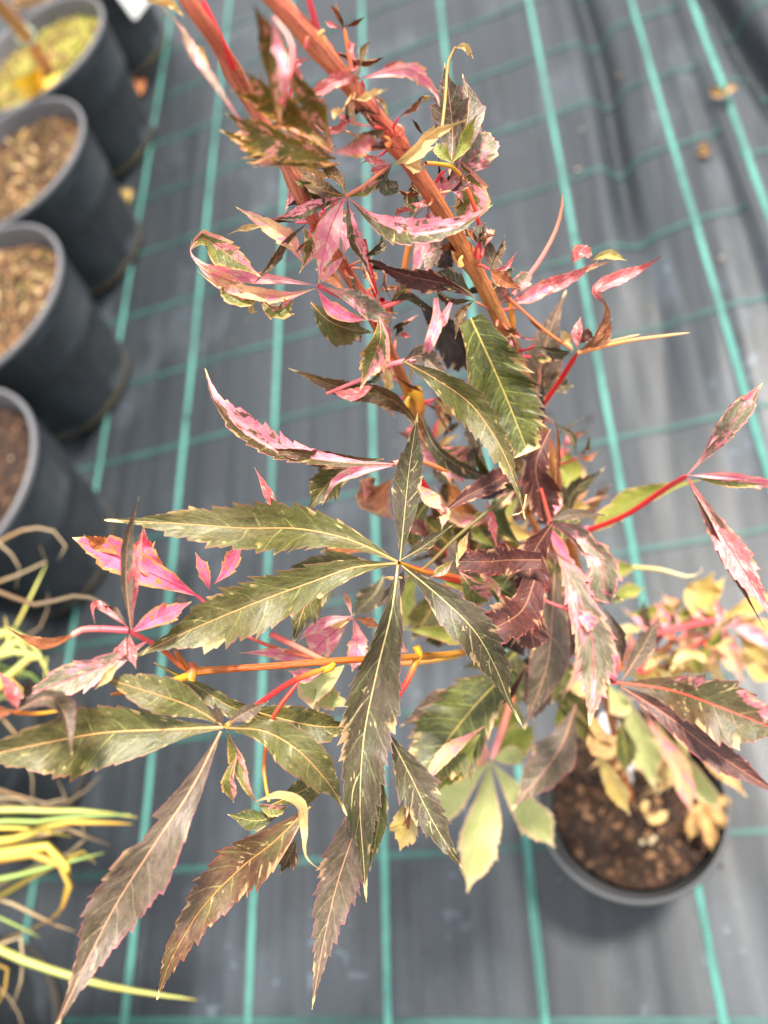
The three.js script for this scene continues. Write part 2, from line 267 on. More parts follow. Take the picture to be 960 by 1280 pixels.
// ---------------------------------------------------------------- nursery pots
const potTex = dataTex(512, 256, (x, y) => { const d = smooth(0.45, 0.75, fbm(x * 16, y * 6, 81, 4)), low = smooth(0.6, 0.75, fbm(x * 30, y * 14, 83, 3)); const scuff = smooth(0.66, 0.72, fbm(x * 8, y * 60, 88, 3)) * smooth(0.5, 0.6, fbm(x * 10, y * 4, 89, 2)); const v = 44 + 14 * d + 10 * (fbm(x * 90, y * 120, 85, 2) - 0.5) + 30 * scuff; return [v * 0.95 + 10 * low * d, v * 1.04 + 7 * low * d, v * 1.14 + 3 * low * d]; });
const potMat = std({ map: potTex, roughness: 0.5 });
const thinRimMat = std({ color: new THREE.Color(0.085, 0.086, 0.09), roughness: 0.45 });
const rimMat = std({ color: new THREE.Color(0.13, 0.13, 0.14), roughness: 0.5 });
const dustMat = std({ map: dataTex(512, 32, (x, y) => { const d = fbm(x * 40, y * 4, 87, 3); return [lerp(62, 128, d), lerp(60, 112, d), lerp(56, 88, d)]; }), roughness: 0.8 });
function potShape(PR, PB, PH, fill, q = 1) {
  const P = (r, y) => new THREE.Vector2(r, y), ys = PH * 0.57, rAt = (y) => lerp(PB, PR - 0.006, y / PH);
  return {
    PR, PB, PH, soilY: PH - fill, soilR: PR - 0.0075 - fill * 0.16,
    wall: new THREE.LatheGeometry([P(0.001, 0.006), P(PB * 0.8, 0.005), P(PB * 0.86, 0.0005), P(PB - 0.004, 0.0005), P(PB - 0.001, 0.003), P(PB, 0.007), P(rAt(ys) - 0.001, ys - 0.002), P(rAt(ys) + 0.0006, ys), P(rAt(ys) + 0.0036, ys + 0.0025), P(rAt(ys) + 0.0044, ys + 0.007), P(PR - 0.0045, PH - 0.010), P(PR - 0.0035, PH - 0.009)], 96),
    rim: new THREE.LatheGeometry([P(PR - 0.0034, PH - 0.0094), P(PR - 0.0008, PH - 0.008), P(PR, PH - 0.005), P(PR - 0.0004, PH - 0.0015), P(PR - 0.002, PH), P(PR - 0.002 - 0.0022 * q, PH - 0.0006), P(PR - 0.002 - 0.0035 * q, PH - 0.003), P(PR - 0.002 - 0.0052 * q, PH - 0.012), P(PR - 0.0072 - 0.15 * (fill + 0.03), PH - fill - 0.04)], 96),
    dirt: new THREE.LatheGeometry([P(PB - 0.0008, 0.0026), P(PB + 0.0006, 0.0066), P(PB + 0.0011, 0.0125), P(PB + 0.0006, 0.0135)], 96),
  };
}
const bigPot = potShape(1.0205 * CELL, 0.718 * CELL, 1.5036 * CELL, 0.026), smallPot = potShape(0.5237 * CELL, 0.40 * CELL, 0.95 * CELL, 0.021, 0.35);
const soilY = smallPot.soilY;
const chipGeos = Array.from({ length: 7 }, (_, k) => { const g = k % 2 ? new THREE.IcosahedronGeometry(1, 1) : new THREE.DodecahedronGeometry(1, 0), p = g.attributes.position; for (let i = 0; i < p.count; i++) { const f = 0.7 + 0.6 * vnoise(p.getX(i) * 2 + k * 7, p.getY(i) * 2 + p.getZ(i) * 3, 91); p.setXYZ(i, p.getX(i) * f, p.getY(i) * f * 0.7, p.getZ(i) * f); } g.computeVertexNormals(); g.deleteAttribute('uv'); return g.index ? g.toNonIndexed() : g; });
const soilMat = std({ vertexColors: true, roughness: 0.95 });
function soilSurface(s, cols, lump, soilR) {
  const n = 60, R = 30, pos = [], col = [], idx = [];
  for (let i = 0; i <= R; i++) for (let j = 0; j <= n; j++) {
    const r = soilR * i / R, a = j / n * Math.PI * 2, x = Math.cos(a) * r, z = Math.sin(a) * r;
    pos.push(x, lump * (fbm(x * 130, z * 130, s, 3) - 0.5) * 2 + 0.006 * (fbm(x * 28, z * 28, s + 4, 2) - 0.5) - 0.003 * smooth(0.7, 1, i / R), z);
    col.push(...lin(mix3(cols[0], cols[1], smooth(0.3, 0.7, fbm(x * 90, z * 90, s + 7, 3)))));
  }
  for (let i = 0; i < R; i++) for (let j = 0; j < n; j++) { const a = i * (n + 1) + j, b = a + n + 1; idx.push(a, a + 1, b, a + 1, b + 1, b); }
  const g = new THREE.BufferGeometry(); g.setAttribute('position', new THREE.Float32BufferAttribute(pos, 3)); g.setAttribute('color', new THREE.Float32BufferAttribute(col, 3)); g.setIndex(idx); g.computeVertexNormals(); return g;
}
function chips(count, size, palette, spread, stretch = 1) {
  const list = [], m = new THREE.Matrix4(), q = new THREE.Quaternion();
  for (let i = 0; i < count; i++) {
    const r = spread * Math.sqrt(rnd()), a = rnd() * 6.283, sz = lerp(size[0], size[1], Math.pow(rnd(), 2.2)), g = chipGeos[Math.floor(rnd() * 7)].clone();
    q.setFromEuler(new THREE.Euler(rr(-0.6, 0.6), rnd() * 6.28, rr(-0.6, 0.6)));
    m.compose(V(Math.cos(a) * r, rr(-0.001, 0.0025), Math.sin(a) * r), q, V(sz * rr(0.7, stretch * 1.3), sz * rr(0.5, 0.9), sz * rr(0.6, 1)));
    g.applyMatrix4(m); const c = lin(mix3(palette[Math.floor(rnd() * palette.length)], [40, 26, 18], rnd() * 0.35)), n = g.attributes.position.count, col = new Float32Array(n * 3);
    for (let k = 0; k < n; k++) { col[k * 3] = c[0]; col[k * 3 + 1] = c[1]; col[k * 3 + 2] = c[2]; }
    g.setAttribute('color', new THREE.BufferAttribute(col, 3)); list.push(g);
  }
  return mergeGeometries(list);
}
const beadMat = std({ color: new THREE.Color(0.42, 0.34, 0.2), roughness: 0.45 });
const beadGeo = new THREE.SphereGeometry(0.0019, 14, 10);
function makePot(X, Y, label, kind, group, shape = bigPot) {
  const t = thing('nursery_pot', label, 'plant pot', V((X - OX) * CELL, 0.0032, (Y - OY) * CELL), group);
  t.rotation.y = 0;
  const { soilY, soilR } = shape;
  mesh('wall', shape.wall, potMat, t); mesh('rim', shape.rim, shape === bigPot ? rimMat : thinRimMat, t); mesh('dirt_band', shape.dirt, dustMat, t);
  const s = Math.round(X * 100 + Y * 10) + 400, pal = kind === 'bark' ? [[36, 24, 18], [70, 46, 32], [82, 50, 32]] : kind === 'moss' ? [[110, 84, 50], [150, 150, 60], [176, 150, 96]] : [[66, 44, 30], [112, 80, 50], [116, 110, 58]];
  const soil = mesh('soil', soilSurface(s, [pal[0], pal[1]], kind === 'bark' ? 0.0035 : 0.0025, soilR), soilMat, t); soil.position.y = soilY;
  const pals = { bark: [[70, 46, 30], [46, 30, 22], [92, 64, 42], [38, 26, 20], [136, 100, 70], [60, 42, 30], [50, 34, 24]], moss: [[150, 158, 58], [178, 176, 84], [150, 110, 70], [196, 160, 104], [120, 128, 46], [104, 70, 44]], straw: [[170, 132, 84], [120, 84, 54], [90, 58, 38], [206, 176, 126], [126, 118, 56], [70, 46, 32], [104, 72, 48], [84, 70, 40]] }[kind];
  const ch = mesh('bark_chips', chips(Math.round((kind === 'bark' ? 1900 : 1500) * Math.pow(shape === bigPot ? 1 : 0.7, 1)), kind === 'bark' ? [0.0008, 0.0036] : [0.001, 0.0046], pals, soilR * 0.96, kind === 'straw' ? 2.8 : 1.4), soilMat, soil);
  ch.userData = { kind: 'stuff' };
  for (let i = 0; i < (kind === 'bark' ? 6 : 4); i++) { const r = soilR * rr(0.25, 0.85), a = rnd() * 6.28, b = mesh('fertilizer_bead', beadGeo, beadMat, soil); b.position.set(Math.cos(a) * r, 0.0048, Math.sin(a) * r); }
  return t;
}
const mainPot = makePot(OX, OY, 'black round pot standing alone on the mat, full of brown bark soil', 'bark', undefined, smallPot);
const rowGroup = 'black pots standing in a row';
makePot(1.35, -2.3, 'black pot at the far end of the row, with a white tag on its wall', 'straw', rowGroup);
makePot(1.40, -0.24, 'black pot with a thin cane, moss and a yellow leaf on its soil', 'moss', rowGroup);
makePot(1.473, 1.80, 'black pot in the row with straw coloured litter, beside the yellow leaf on the mat', 'straw', rowGroup);
makePot(1.575, 3.86, 'black pot in the row with bright orange and pale chips on its soil', 'straw', rowGroup);
makePot(1.718, 5.975, 'black pot with dark brown soil and pale beads, next to the curly sedge', 'bark', rowGroup);
makePot(1.79, 8.06, 'black pot in the row hidden under tufts of curly brown and green sedge', 'bark', rowGroup);
makePot(1.86, 10.14, 'black pot at the near end of the row holding yellow and green sedge', 'bark', rowGroup);

// ---------------------------------------------------------------- the maple
const maple = thing('maple_sapling', 'young variegated maple with purple, olive and pink toothed leaves in a lone pot', 'maple', V(0, soilY + 0.003, 0));
const mo = maple.position;
let leafNow = null, leafCount = 0;
const local = (g, o) => g.translate(-o.x, -o.y, -o.z);
function leaf(label) { leafNow = part('leaf', maple); if (label) leafNow.userData.label = label; leafCount++; return leafNow; }
let DZ = 0;
function L(pts, z0, z1, hw, tex, o = {}) {
  z0 += DZ; z1 += DZ;               // one lobe of the current leaf; half width as seen, in picture units
  const p = parsePts(pts, z0, z1, o.zp), zm = (z0 + z1) / 2;
  return mesh('lobe', local(bladeGeometry(p, hw * (hw > 12 ? 0.8 : 0.9) * zm / FPX, { ribbed: hw > 12, r: rr(-14, 14), ...o }), mo), bladeMaterials[tex], leafNow);
}
const RED = [206, 30, 34], PINKR = [222, 76, 92], ORANGE = [196, 110, 50], YEL = [214, 160, 40], BROWN = [120, 66, 40], OLIVE = [104, 92, 40], TAN = [206, 158, 116];
function S(name, pts, z0, z1, w0, w1, c0, c1, parent = leafNow, o = {}) {
  const p = parsePts(pts, z0, z1, o.zp ?? 1), n = p.length, zz = p.map((q) => q.clone().sub(EYE).dot(FWD));
  const cs = o.cols ? o.cols.map(lin) : p.map((_, i) => lin(mix3(c0, c1, i / (n - 1))));
  if (o.nodesAt) {
    const cv = new THREE.CatmullRomCurve3(p, false, 'centripetal'); o.nodes = o.nodesAt.map(([nx, ny, k]) => { let best = 0, bd = 1e9; for (let i = 0; i <= 400; i++) { const v = cv.getPointAt(i / 400).sub(EYE), z = v.dot(FWD), d = Math.hypot(480 + v.dot(RIGHT) / z * FPX - nx, 640 + v.dot(DOWN) / z * FPX - ny); if (d < bd) { bd = d; best = i / 400; } } return [best, k]; });
  }
  return mesh(name, local(tubeGeometry(p, p.map((_, i) => lerp(w0, w1, i / (n - 1)) * zz[i] / FPX / 2), cs, o), mo), o.bark ? stemMat : stalkMat, parent);
}
const SR = [212, 128, 104], SO = [206, 146, 88], SB = [176, 116, 70];
S('stem', '318,-30,.166 345,0,.170 390,50,.178 440,110,.190 490,172,.204 540,245,.220 590,330,.244 620,390,.262 642,440,.282 668,515,.312 690,580,.335 705,645,.362 722,715,.400 742,800,.455 762,890,.515 788,1003,.572', 0, 0, 26, 11, SR, SB, maple, { bark: true, sides: 16, nodesAt: [[396, 56, 0.28], [494, 176, 0.38], [586, 324, 0.34], [640, 434, 0.25], [700, 640, 0.3]], cols: [SR, [206, 116, 92], [216, 140, 110], SR, [210, 112, 92], [196, 122, 80], [206, 140, 86], SO, [200, 142, 80], SO, SO, [196, 124, 60], SB, SB, SB, SB] });
S('stem', '218,-30,.166 240,8,.170 268,48,.178 300,105,.190 355,200,.206 395,280,.222 430,335,.236 460,385,.250 490,445,.268 515,500,.290 545,575,.325 600,660,.365 660,755,.425 725,860,.500 780,985,.568', 0, 0, 22, 9, SR, SB, maple, { bark: true, sides: 14, nodesAt: [[292, 92, 0.3], [372, 232, 0.3], [455, 376, 0.3], [516, 500, 0.6]], cols: [[200, 108, 84], [208, 122, 94], [198, 112, 88], [202, 120, 98], [202, 130, 108], [208, 124, 100], [204, 118, 92], [200, 112, 84], [200, 120, 80], [206, 150, 60], [160, 100, 40], SB, SB, SB, SB] });
S('twig', '232,840,.216 290,836,.219 350,832,.223 420,826,.228 480,823,.238 560,818,.270 620,808,.330 680,812,.400 735,850,.470', 0, 0, 9, 7, ORANGE, YEL, maple, { bark: true, nodes: [[0.0, 0.8], [0.25, 0.35]], cols: [[206, 140, 44], [190, 100, 40], [194, 104, 42], [198, 112, 44], [200, 120, 44], [206, 150, 46], [180, 130, 50], SB, SB] });
S('twig', '660,640,.34 690,700,.37 720,760,.42 748,840,.48', 0, 0, 9, 10, SO, SB, maple, { bark: true });

for (const [x, y, z, c] of [[404, 50, .177, [222, 150, 90]], [384, 58, .178, [206, 80, 90]], [500, 168, .203, [226, 96, 90]], [484, 182, .204, [222, 120, 60]], [598, 322, .240, RED], [576, 332, .240, [222, 160, 90]], [636, 444, .281, [214, 110, 60]], [508, 508, .286, YEL], [524, 496, .287, [206, 130, 40]], [366, 236, .214, [216, 120, 96]], [464, 372, .247, [206, 70, 60]]])
  S('bud', `${x},${y} ${x + rr(-5, 5)},${y - 6} ${x + rr(-6, 6)},${y - 13}`, z - 0.002, z - 0.004, 9, 3, c, mix3(c, [230, 190, 120], 0.5), maple);
// leaf at the top, close under the lens
leaf('olive leaf with pink flecks, nearest the top of the left stem');
S('petiole', '352,130 366,60 342,20', .150, .150, 6, 4, PINKR, [240, 170, 150]);
L('424,206 385,204 335,192 274,162', .192, .178, 28, 'spotted', { m: 0.55, a: 0.8, n: 10, r: 30, f: 34 });
L('420,198 380,186 330,166 280,140', .188, .172, 30, 'spotted', { m: 0.55, a: 0.8, n: 10, r: -25, f: 30 });
L('418,192 378,166 335,138 288,112', .184, .167, 30, 'spotted', { m: 0.5, a: 0.8, n: 9, r: 28, f: 34, flip: true });
L('416,186 380,150 345,118 300,84', .180, .162, 28, 'spotted', { m: 0.5, a: 0.8, n: 9, r: -30, f: 30 });
L('416,184 402,150 380,112 352,70', .176, .158, 28, 'spotted', { a: 0.6, n: 9, f: 40, flip: true });
L('424,204 400,208 370,206 340,200', .194, .190, 16, 'oliveBrown', { a: 0.6, r: 40 });
L('424,190 450,180 470,170', .184, .186, 18, 'spotted', { a: 0.5, flip: true, r: 25 });
L('350,160 340,105 330,55 316,2', .164, .146, 32, 'spotted', { m: 0.4, r: 30, f: 40 });
L('352,130 352,90 345,60 338,12', .150, .142, 15, 'pink', { r: 50, a: 0.1 });
L('412,190 440,186 462,176 478,182', .160, .165, 12, 'redpink', { r: 30 });
L('300,150 270,112 240,72 222,30 200,6', .164, .168, 15, 'pinkGrey', { r: 52, f: 30 });
L('232,22 212,6 195,4 176,0', .168, .170, 11, 'cream', { c: 40, n: 6 });
L('262,84 248,66 238,56', .166, .165, 14, 'cream', { n: 4, c: 40 });
leaf(); S('petiole', '292,86 276,48 250,-6', .184, .172, 7, 7, RED, [226, 60, 76]);
L('250,-6 244,-30 230,-60', .172, .168, 12, 'pink');
leaf(); S('petiole', '398,44 392,20 384,-8', .178, .170, 9, 7, PINKR, [226, 70, 90]);
L('384,-8 380,-40 370,-70', .170, .166, 14, 'pink');

// dry leaflet above the right stem
leaf('small dry brown leaf on a tan stalk above the thick stem');
S('petiole', '440,90 436,66 430,34', .196, .190, 7, 5, [222, 130, 110], ORANGE);
L('430,34 424,22 412,6', .190, .188, 7, 'brown', { c: 50, n: 5 });
L('430,36 420,20 420,2', .190, .188, 6, 'brown', { c: 50, n: 5, r: 40 });
L('428,34 440,30 458,20', .190, .187, 6, 'brown', { c: 40, n: 5 });
L('430,36 418,32 406,26', .190, .192, 4, 'redpink', { n: 4 });
L('408,62 430,68 452,76 482,72', .195, .200, 9, 'brown', { c: 40, r: 30, n: 7 });
L('440,80 445,88 436,72', .196, .194, 7, 'redpink', { n: 4 });

// long pink ribbon leaf across the thick stem
leaf('long twisted pink leaf lying across the thick stem');
S('petiole', '472,160 458,130 452,100', .204, .192, 7, 6, RED, [214, 40, 70]);
L('450,98 425,98 400,112 362,134', .188, .184, 10, 'redpink', { m: 0.3, a: 0.3, tw: 60 });
L('450,98 478,92 505,86 530,98 545,115 550,134', .188, .200, 13, 'pink', { m: 0.4, a: 0.35, tw: 50, rip: 0.2 });
L('470,92 495,82 520,92', .189, .194, 12, 'redpink', { r: 40, a: 0.3 });
L('540,120 532,122 524,122', .200, .202, 8, 'cream', { c: 40, n: 4 });
L('360,136 375,110 372,75 385,68', .186, .180, 4, 'redpink', { n: 6 });
L('362,132 366,104 370,80 392,72', .188, .184, 6, 'pink', { n: 6, tw: 60 });
L('385,148 405,162 425,160 430,152 424,146', .196, .200, 6, 'redpink', { n: 8, rip: 0.3 });
S('petiole', '428,162 450,172 476,180', .200, .206, 3, 3, TAN, BROWN);
S('petiole', '360,140 365,100 370,58', .186, .180, 4, 4, PINKR, PINKR);

// clump of leaves to the right of the thick stem
leaf('grey mauve leaf with a curled dry tip, standing right of the thick stem');
L('562,220 566,170 562,125 556,78', .226, .222, 30, 'mauve', { m: 0.55, a: 0.35 });
L('566,215 580,170 586,130 578,92', .230, .228, 22, 'mauve', { r: 20 });
L('560,230 585,205 600,185 613,166', .236, .238, 30, 'pinkGrey', { m: 0.5, a: 0.4 });
L('570,195 590,245 580,268 570,286', .236, .246, 30, 'greenPink', { r: 10 });
L('562,206 576,185 584,165 597,142', .222, .218, 11, 'lime', { r: 20, f: 25 });
L('566,204 552,190 545,178', .222, .224, 10, 'lime', {});
S('petiole', '552,165 557,120 560,80 566,62 580,57 592,74', .218, .214, 4, 3, [176, 150, 90], [150, 110, 50]);
L('568,60 580,58 592,74', .214, .214, 5, 'cream', { n: 4 });
S('petiole', '532,204 556,206 570,212 582,232 594,262 600,290 598,328', .216, .246, 5.5, 5, YEL, RED, leafNow, { cols: [[200, 130, 70], YEL, YEL, [222, 120, 60], [220, 70, 56], RED, RED] });
L('550,262 552,232 556,212', .236, .230, 12, 'pink', { a: 0.1 });
S('petiole', '545,228 550,218 558,212', .228, .224, 4, 3, RED, PINKR);
L('530,170 522,158 514,148', .226, .226, 7, 'mauve', { c: 50 });
leaf('crumpled cream dead leaf wrapped over the thick stem');
L('492,206 515,192 540,168 586,148', .206, .198, 17, 'cream', { m: 0.32, a: 0.35, rip: 0.25, c: 30 });
L('500,200 512,206 530,214', .205, .208, 16, 'cream', { rip: 0.3, c: 30 });
L('490,205 482,222 500,242', .206, .212, 20, 'mauveDark', { r: 30, n: 6, m: 0.55 });
L('512,188 480,182 448,188', .205, .203, 6, 'maroon', { r: 40 });
L('446,188 465,198 488,204', .203, .205, 7, 'redpink', { n: 6, r: 30 });
L('492,204 474,212 462,214', .206, .214, 7, 'redpink', { n: 5 });
L('518,226 516,250 513,276', .236, .246, 12, 'green', { r: 20 });

// star leaf in front of the two stems
leaf('pink and olive star shaped leaf between the two stems');
S('petiole', '433,245 455,232 485,208', .212, .206, 5, 4, [222, 130, 90], [200, 110, 80]);
L('433,245 405,238 382,222 352,200', .212, .206, 15, 'oliveBrown', { r: 22 });
L('433,245 402,240 378,230 362,222', .213, .210, 13, 'olive', { r: -20 });
L('432,243 425,228 412,215 398,198', .212, .208, 13, 'oliveBrown', { r: 30 });
L('432,246 395,258 362,270 330,276', .212, .216, 10, 'pinkOlive', { r: 10 });
L('430,246 395,246 372,252 358,258', .213, .218, 10, 'oliveBrown', {});
L('430,248 415,280 404,320 398,356', .211, .222, 22, 'pink', { m: 0.35, a: 0.14 });
L('434,250 440,280 452,315 466,348', .212, .222, 11, 'pinkOlive', { a: 0.3, flip: true, r: 20 });
L('436,248 470,276 520,290 570,282 616,256', .211, .205, 21, 'pinkOlive', { m: 0.4, a: 0.28, tip: 0.98, flip: true });
L('436,246 452,240 478,224', .212, .210, 9, 'greenPink', {});

// curled leaf on the left
leaf('curled pink and green leaf with rolled lobes, left of the thin stem');
S('petiole', '398,357 430,372 470,385 505,375', .226, .240, 6, 6, PINKR, [224, 100, 96]);
L('398,357 350,350 300,346 258,336 238,316 240,298', .226, .216, 11, 'pink', { m: 0.5, tw: 60, f: 30 });
L('238,312 252,298 285,318 326,346', .216, .222, 24, 'greenPink', { m: 0.42, a: 0.25 });
L('244,326 262,340 290,352 318,360', .217, .222, 12, 'creamPink', { r: 20, a: 0.1 });
L('396,360 355,370 315,366 270,356 246,338', .227, .220, 12, 'creamPink', { f: 30 });
L('330,366 305,374 285,366 278,352', .224, .222, 15, 'greenPink', { r: 10, flip: true });
L('320,368 342,388 355,384 368,372', .225, .226, 15, 'greenPink', { a: 0.3, m: 0.5 });
L('312,374 314,388 322,390', .224, .224, 5, 'yellow', { n: 4 });
L('380,330 362,300 340,284 294,258', .222, .212, 15, 'creamPink', { m: 0.4, rip: 0.2, a: 0.3 });
L('334,282 312,284 296,288 284,294', .214, .213, 5, 'cream', { n: 6, rip: 0.2 });
L('318,354 342,326 358,300 388,276', .220, .214, 8, 'oliveBrown', { r: 30 });
L('378,282 388,300 386,320 374,342', .220, .224, 12, 'greenPink', { r: 25 });
L('400,354 414,338 432,318', .226, .222, 7, 'pink', { a: 0.1 });
L('396,360 412,382 435,396 460,400', .226, .224, 12, 'hotpink', { a: 0.1, r: 10 });
L('402,358 440,372 472,392 496,398', .226, .232, 18, 'pinkGrey', { m: 0.55 });
L('474,396 476,420 466,450 450,488', .230, .238, 24, 'greenPink', { m: 0.4, a: 0.35 });
L('388,378 410,400 440,412 468,416', .245, .255, 28, 'oliveGrey', { m: 0.4 });
S('petiole', '478,374 474,400 470,440', .244, .258, 7, 6, RED, [214, 50, 60]);
S('petiole', '455,300 462,335 470,372', .234, .246, 6, 8, [196, 80, 70], RED);

// purple leaves around the thick stem
leaf('dark purple rolled leaf with a toothed edge across the thick stem');
L('594,372 560,356 515,346 462,328', .246, .226, 20, 'maroon', { m: 0.45, a: 0.3, r: -20, f: 24 });
L('590,368 560,350 530,346', .248, .240, 18, 'mauveDark', { r: 20 });
L('520,370 545,400 570,430 600,470', .272, .286, 30, 'black', { m: 0.5 });
L('545,280 552,310 565,345', .268, .272, 22, 'black', {});
L('548,250 530,300 512,360', .250, .262, 12, 'pink', { a: 0.1 });
L('536,290 545,310 530,345', .252, .258, 16, 'pinkGrey', { r: 30 });
S('petiole', '512,300 505,345 512,375', .250, .262, 8, 8, [180, 110, 50], ORANGE);
L('545,372 546,402 538,425 530,448', .244, .250, 9, 'pink', { a: 0.1, n: 6, base: 0.5 });
L('564,378 552,402 542,418', .244, .248, 7, 'pink', { a: 0.1, n: 5, base: 0.4 });
L('588,384 578,392 582,406 598,410', .256, .262, 9, 'cream', { n: 5, c: 40 });
S('petiole', '566,300 570,326 584,336', .240, .244, 6, 6, SO, SO);
leaf('broad dark green toothed leaf in front of the thick stem');
L('588,398 612,450 636,505 660,566', .246, .262, 48, 'green', { m: 0.36, a: 0.34, base: 0.45, r: -8, b: 0.9, bt: 1.3, n: 11, f: 16, tw: 10 });
leaf('long olive leaf with a cream tip hanging beside the broad dark green leaf');
S('petiole', '408,492 450,475 490,455 520,450', .252, .248, 4, 8, [226, 110, 110], [232, 130, 140]);
L('505,452 545,474 588,505 622,552 645,605 657,650', .244, .236, 28, 'oliveGrey', { m: 0.34, a: 0.32, f: 18 });
L('500,455 525,445 545,460 560,478', .246, .250, 20, 'mauve', { a: 0.3 });
S('petiole', '658,618 652,640 640,644', .236, .238, 2.4, 1.6, [226, 190, 130], [230, 210, 170]);
leaf('grey mauve leaf behind the thick stem');
L('640,560 668,500 682,430 708,362', .318, .296, 30, 'mauve', { m: 0.45, a: 0.1, f: 4 });
L('668,580 674,520 679,448', .286, .280, 8, 'black', { r: 55 });
leaf('dark olive leaf with a pointed tip beside the yellow stem node');
L('532,556 512,518 476,494 430,486 360,460', .268, .246, 18, 'oliveBrown', { m: 0.55, r: -25, a: 0.1 });
L('470,480 440,494 412,488', .252, .250, 10, 'redpink', { a: 0.1, r: 20 });
L('526,520 545,560 590,590 640,600', .272, .280, 17, 'mauveDark', { r: 30 });
S('bud', '516,486 524,500 526,520', .282, .286, 17, 10, YEL, [196, 110, 40]);

// pink edged lobe reaching left
leaf('long pink edged leaf curving up to the left, over the main star leaf');
S('petiole', '490,580 520,575 560,590', .236, .262, 7, 6, [226, 150, 140], ORANGE);
L('492,580 430,578 360,566 305,536 270,500 256,460', .236, .216, 24, 'pinkOlive', { m: 0.62, a: 0.32, f: 26, r: 18 });
L('480,574 420,574 370,566 318,560', .240, .232, 16, 'oliveBrown', { r: -30 });
L('494,582 450,588 420,602 402,632', .238, .244, 10, 'pink', { a: 0.1, f: 30 });
L('470,588 430,590 405,610 384,640', .250, .256, 28, 'olive', { m: 0.5 });
L('490,600 470,620 450,600', .30, .31, 26, 'brown', { a: 0.1 });
L('452,596 470,625 492,650', .30, .32, 22, 'creamPink', { a: 0.1 });
L('350,650 338,622 318,584', .228, .222, 7, 'redpink', {});

// main star leaf in focus
leaf('large olive and purple star leaf with long toothed lobes at the middle of the plant');
S('petiole', '498,703 530,715 570,722 620,740', .225, .290, 5, 7, YEL, RED);
L('497,702 440,676 380,662 300,660 215,654 130,650', .225, .206, 45, 'oliveGrey', { m: 0.42, a: 0.3, f: 22, r: 8, tip: 0.98 });
L('497,704 440,710 400,724 329,750 244,785 165,822', .225, .205, 46, 'oliveGrey', { m: 0.56, a: 0.28, f: 20, r: -6, flip: true });
L('470,704 420,712 385,750 366,806', .232, .240, 40, 'olive', { m: 0.45, a: 0.3, r: 12 });
L('500,702 505,650 511,590 522,516', .224, .214, 25, 'mauveDark', { m: 0.48, a: 0.16, f: 10, tip: 1.1 });
L('497,706 490,760 471,840 455,920 450,1000 454,1070 458,1128', .225, .238, 44, 'mauveDark', { m: 0.36, a: 0.3, f: 20 });
L('501,700 528,684 566,656', .224, .222, 13, 'mauveDark', { a: 0.06, f: 34, tip: 1.1 });
L('502,707 545,742 590,785 620,836 640,884 654,910', .225, .250, 32, 'mauveDark', { m: 0.34, a: 0.25, f: 16 });
L('505,712 495,735 470,760', .232, .240, 14, 'mauve', { a: 0.1 });
S('petiole', '502,722 482,722 498,725 530,710 570,672 640,614', .226, .262, 2.5, 5, [232, 200, 140], OLIVE, leafNow, { cols: [[236, 206, 150], [226, 180, 120], [214, 160, 110], [120, 90, 50], OLIVE, [90, 84, 40]] });

// pink leaf at the left edge
leaf('rosy pink narrow lobed leaf beside the bright pink crumpled leaf');
S('petiole', '163,790 200,810 232,838', .198, .214, 6, 7, PINKR, ORANGE);
L('164,788 158,730 160,675 174,620', .196, .186, 13, 'mauve', { a: 0.02, f: 30, m: 0.4, tip: 1.1 });
L('166,788 164,750 172,700 180,655', .199, .194, 9, 'redpink', { a: 0.05 });
S('petiole', '160,788 125,786 100,788 86,798', .197, .192, 8, 8, PINKR, [222, 140, 120]);
L('92,792 70,806 40,804 4,782', .193, .186, 14, 'brown', { r: 30, f: 40, m: 0.35 });
L('160,784 140,768 122,756 116,766 119,780', .197, .192, 6, 'redpink', { a: 0.05, tw: 40 });
L('158,780 142,764 126,756', .198, .196, 6, 'mauve', {});
L('165,790 190,775 215,764 240,752', .198, .202, 17, 'hotpink', { a: 0.2, b: 0.8 });
L('162,792 164,812 170,836', .197, .196, 9, 'redpink', {});
L('158,796 150,815 142,812', .197, .197, 8, 'redpink', {});
L('186,800 130,832 80,852 12,876', .202, .188, 26, 'pinkGrey', { m: 0.5, a: 0.25 });
L('150,826 138,842 118,862', .194, .190, 10, 'cream', { n: 6, c: 30 });
leaf('mauve brown leaf folded over the wide grey green leaf at its outer end');
S('petiole', '18,890 45,892 80,888', .176, .184, 6, 4, [206, 110, 50], YEL);
L('22,888 60,872 80,890 90,946', .174, .172, 20, 'mauve', { m: 0.45, a: 0.1, f: 30 });
L('22,888 14,862 -6,836', .175, .172, 11, 'redpink', { a: 0.05, f: 30 });
L('26,886 34,868 36,846', .175, .172, 8, 'mauve', { a: 0.05, f: 30 });
L('20,888 0,890 -30,880', .175, .172, 12, 'brown', { a: 0.1 });
leaf('bright pink crumpled leaf with yellow edges');
L('246,744 200,722 150,698 90,672', .228, .214, 30, 'hotpink', { m: 0.6, a: 0.25, rip: 0.25, b: 0.8 });
L('210,728 188,706 178,686 180,660', .226, .220, 22, 'hotpink', { a: 0.3, b: 0.8, rip: 0.2 });
L('150,694 128,680 104,668', .219, .214, 14, 'orange', { a: 0.2 });
L('262,738 254,715 244,690', .236, .232, 10, 'hotpink', { r: 20 });
L('268,730 285,712 302,670', .236, .230, 14, 'hotpink', { a: 0.3 });
S('petiole', '246,744 300,790 360,815 420,826', .232, .236, 4, 5, PINKR, ORANGE);
leaf('pink and cream star leaf just behind the orange twig');
S('petiole', '338,792 370,808 408,828', .226, .229, 7, 8, [222, 90, 90], [224, 130, 96]);
L('440,770 405,778 382,792 372,804', .244, .244, 9, 'pink', { a: 0.05 });
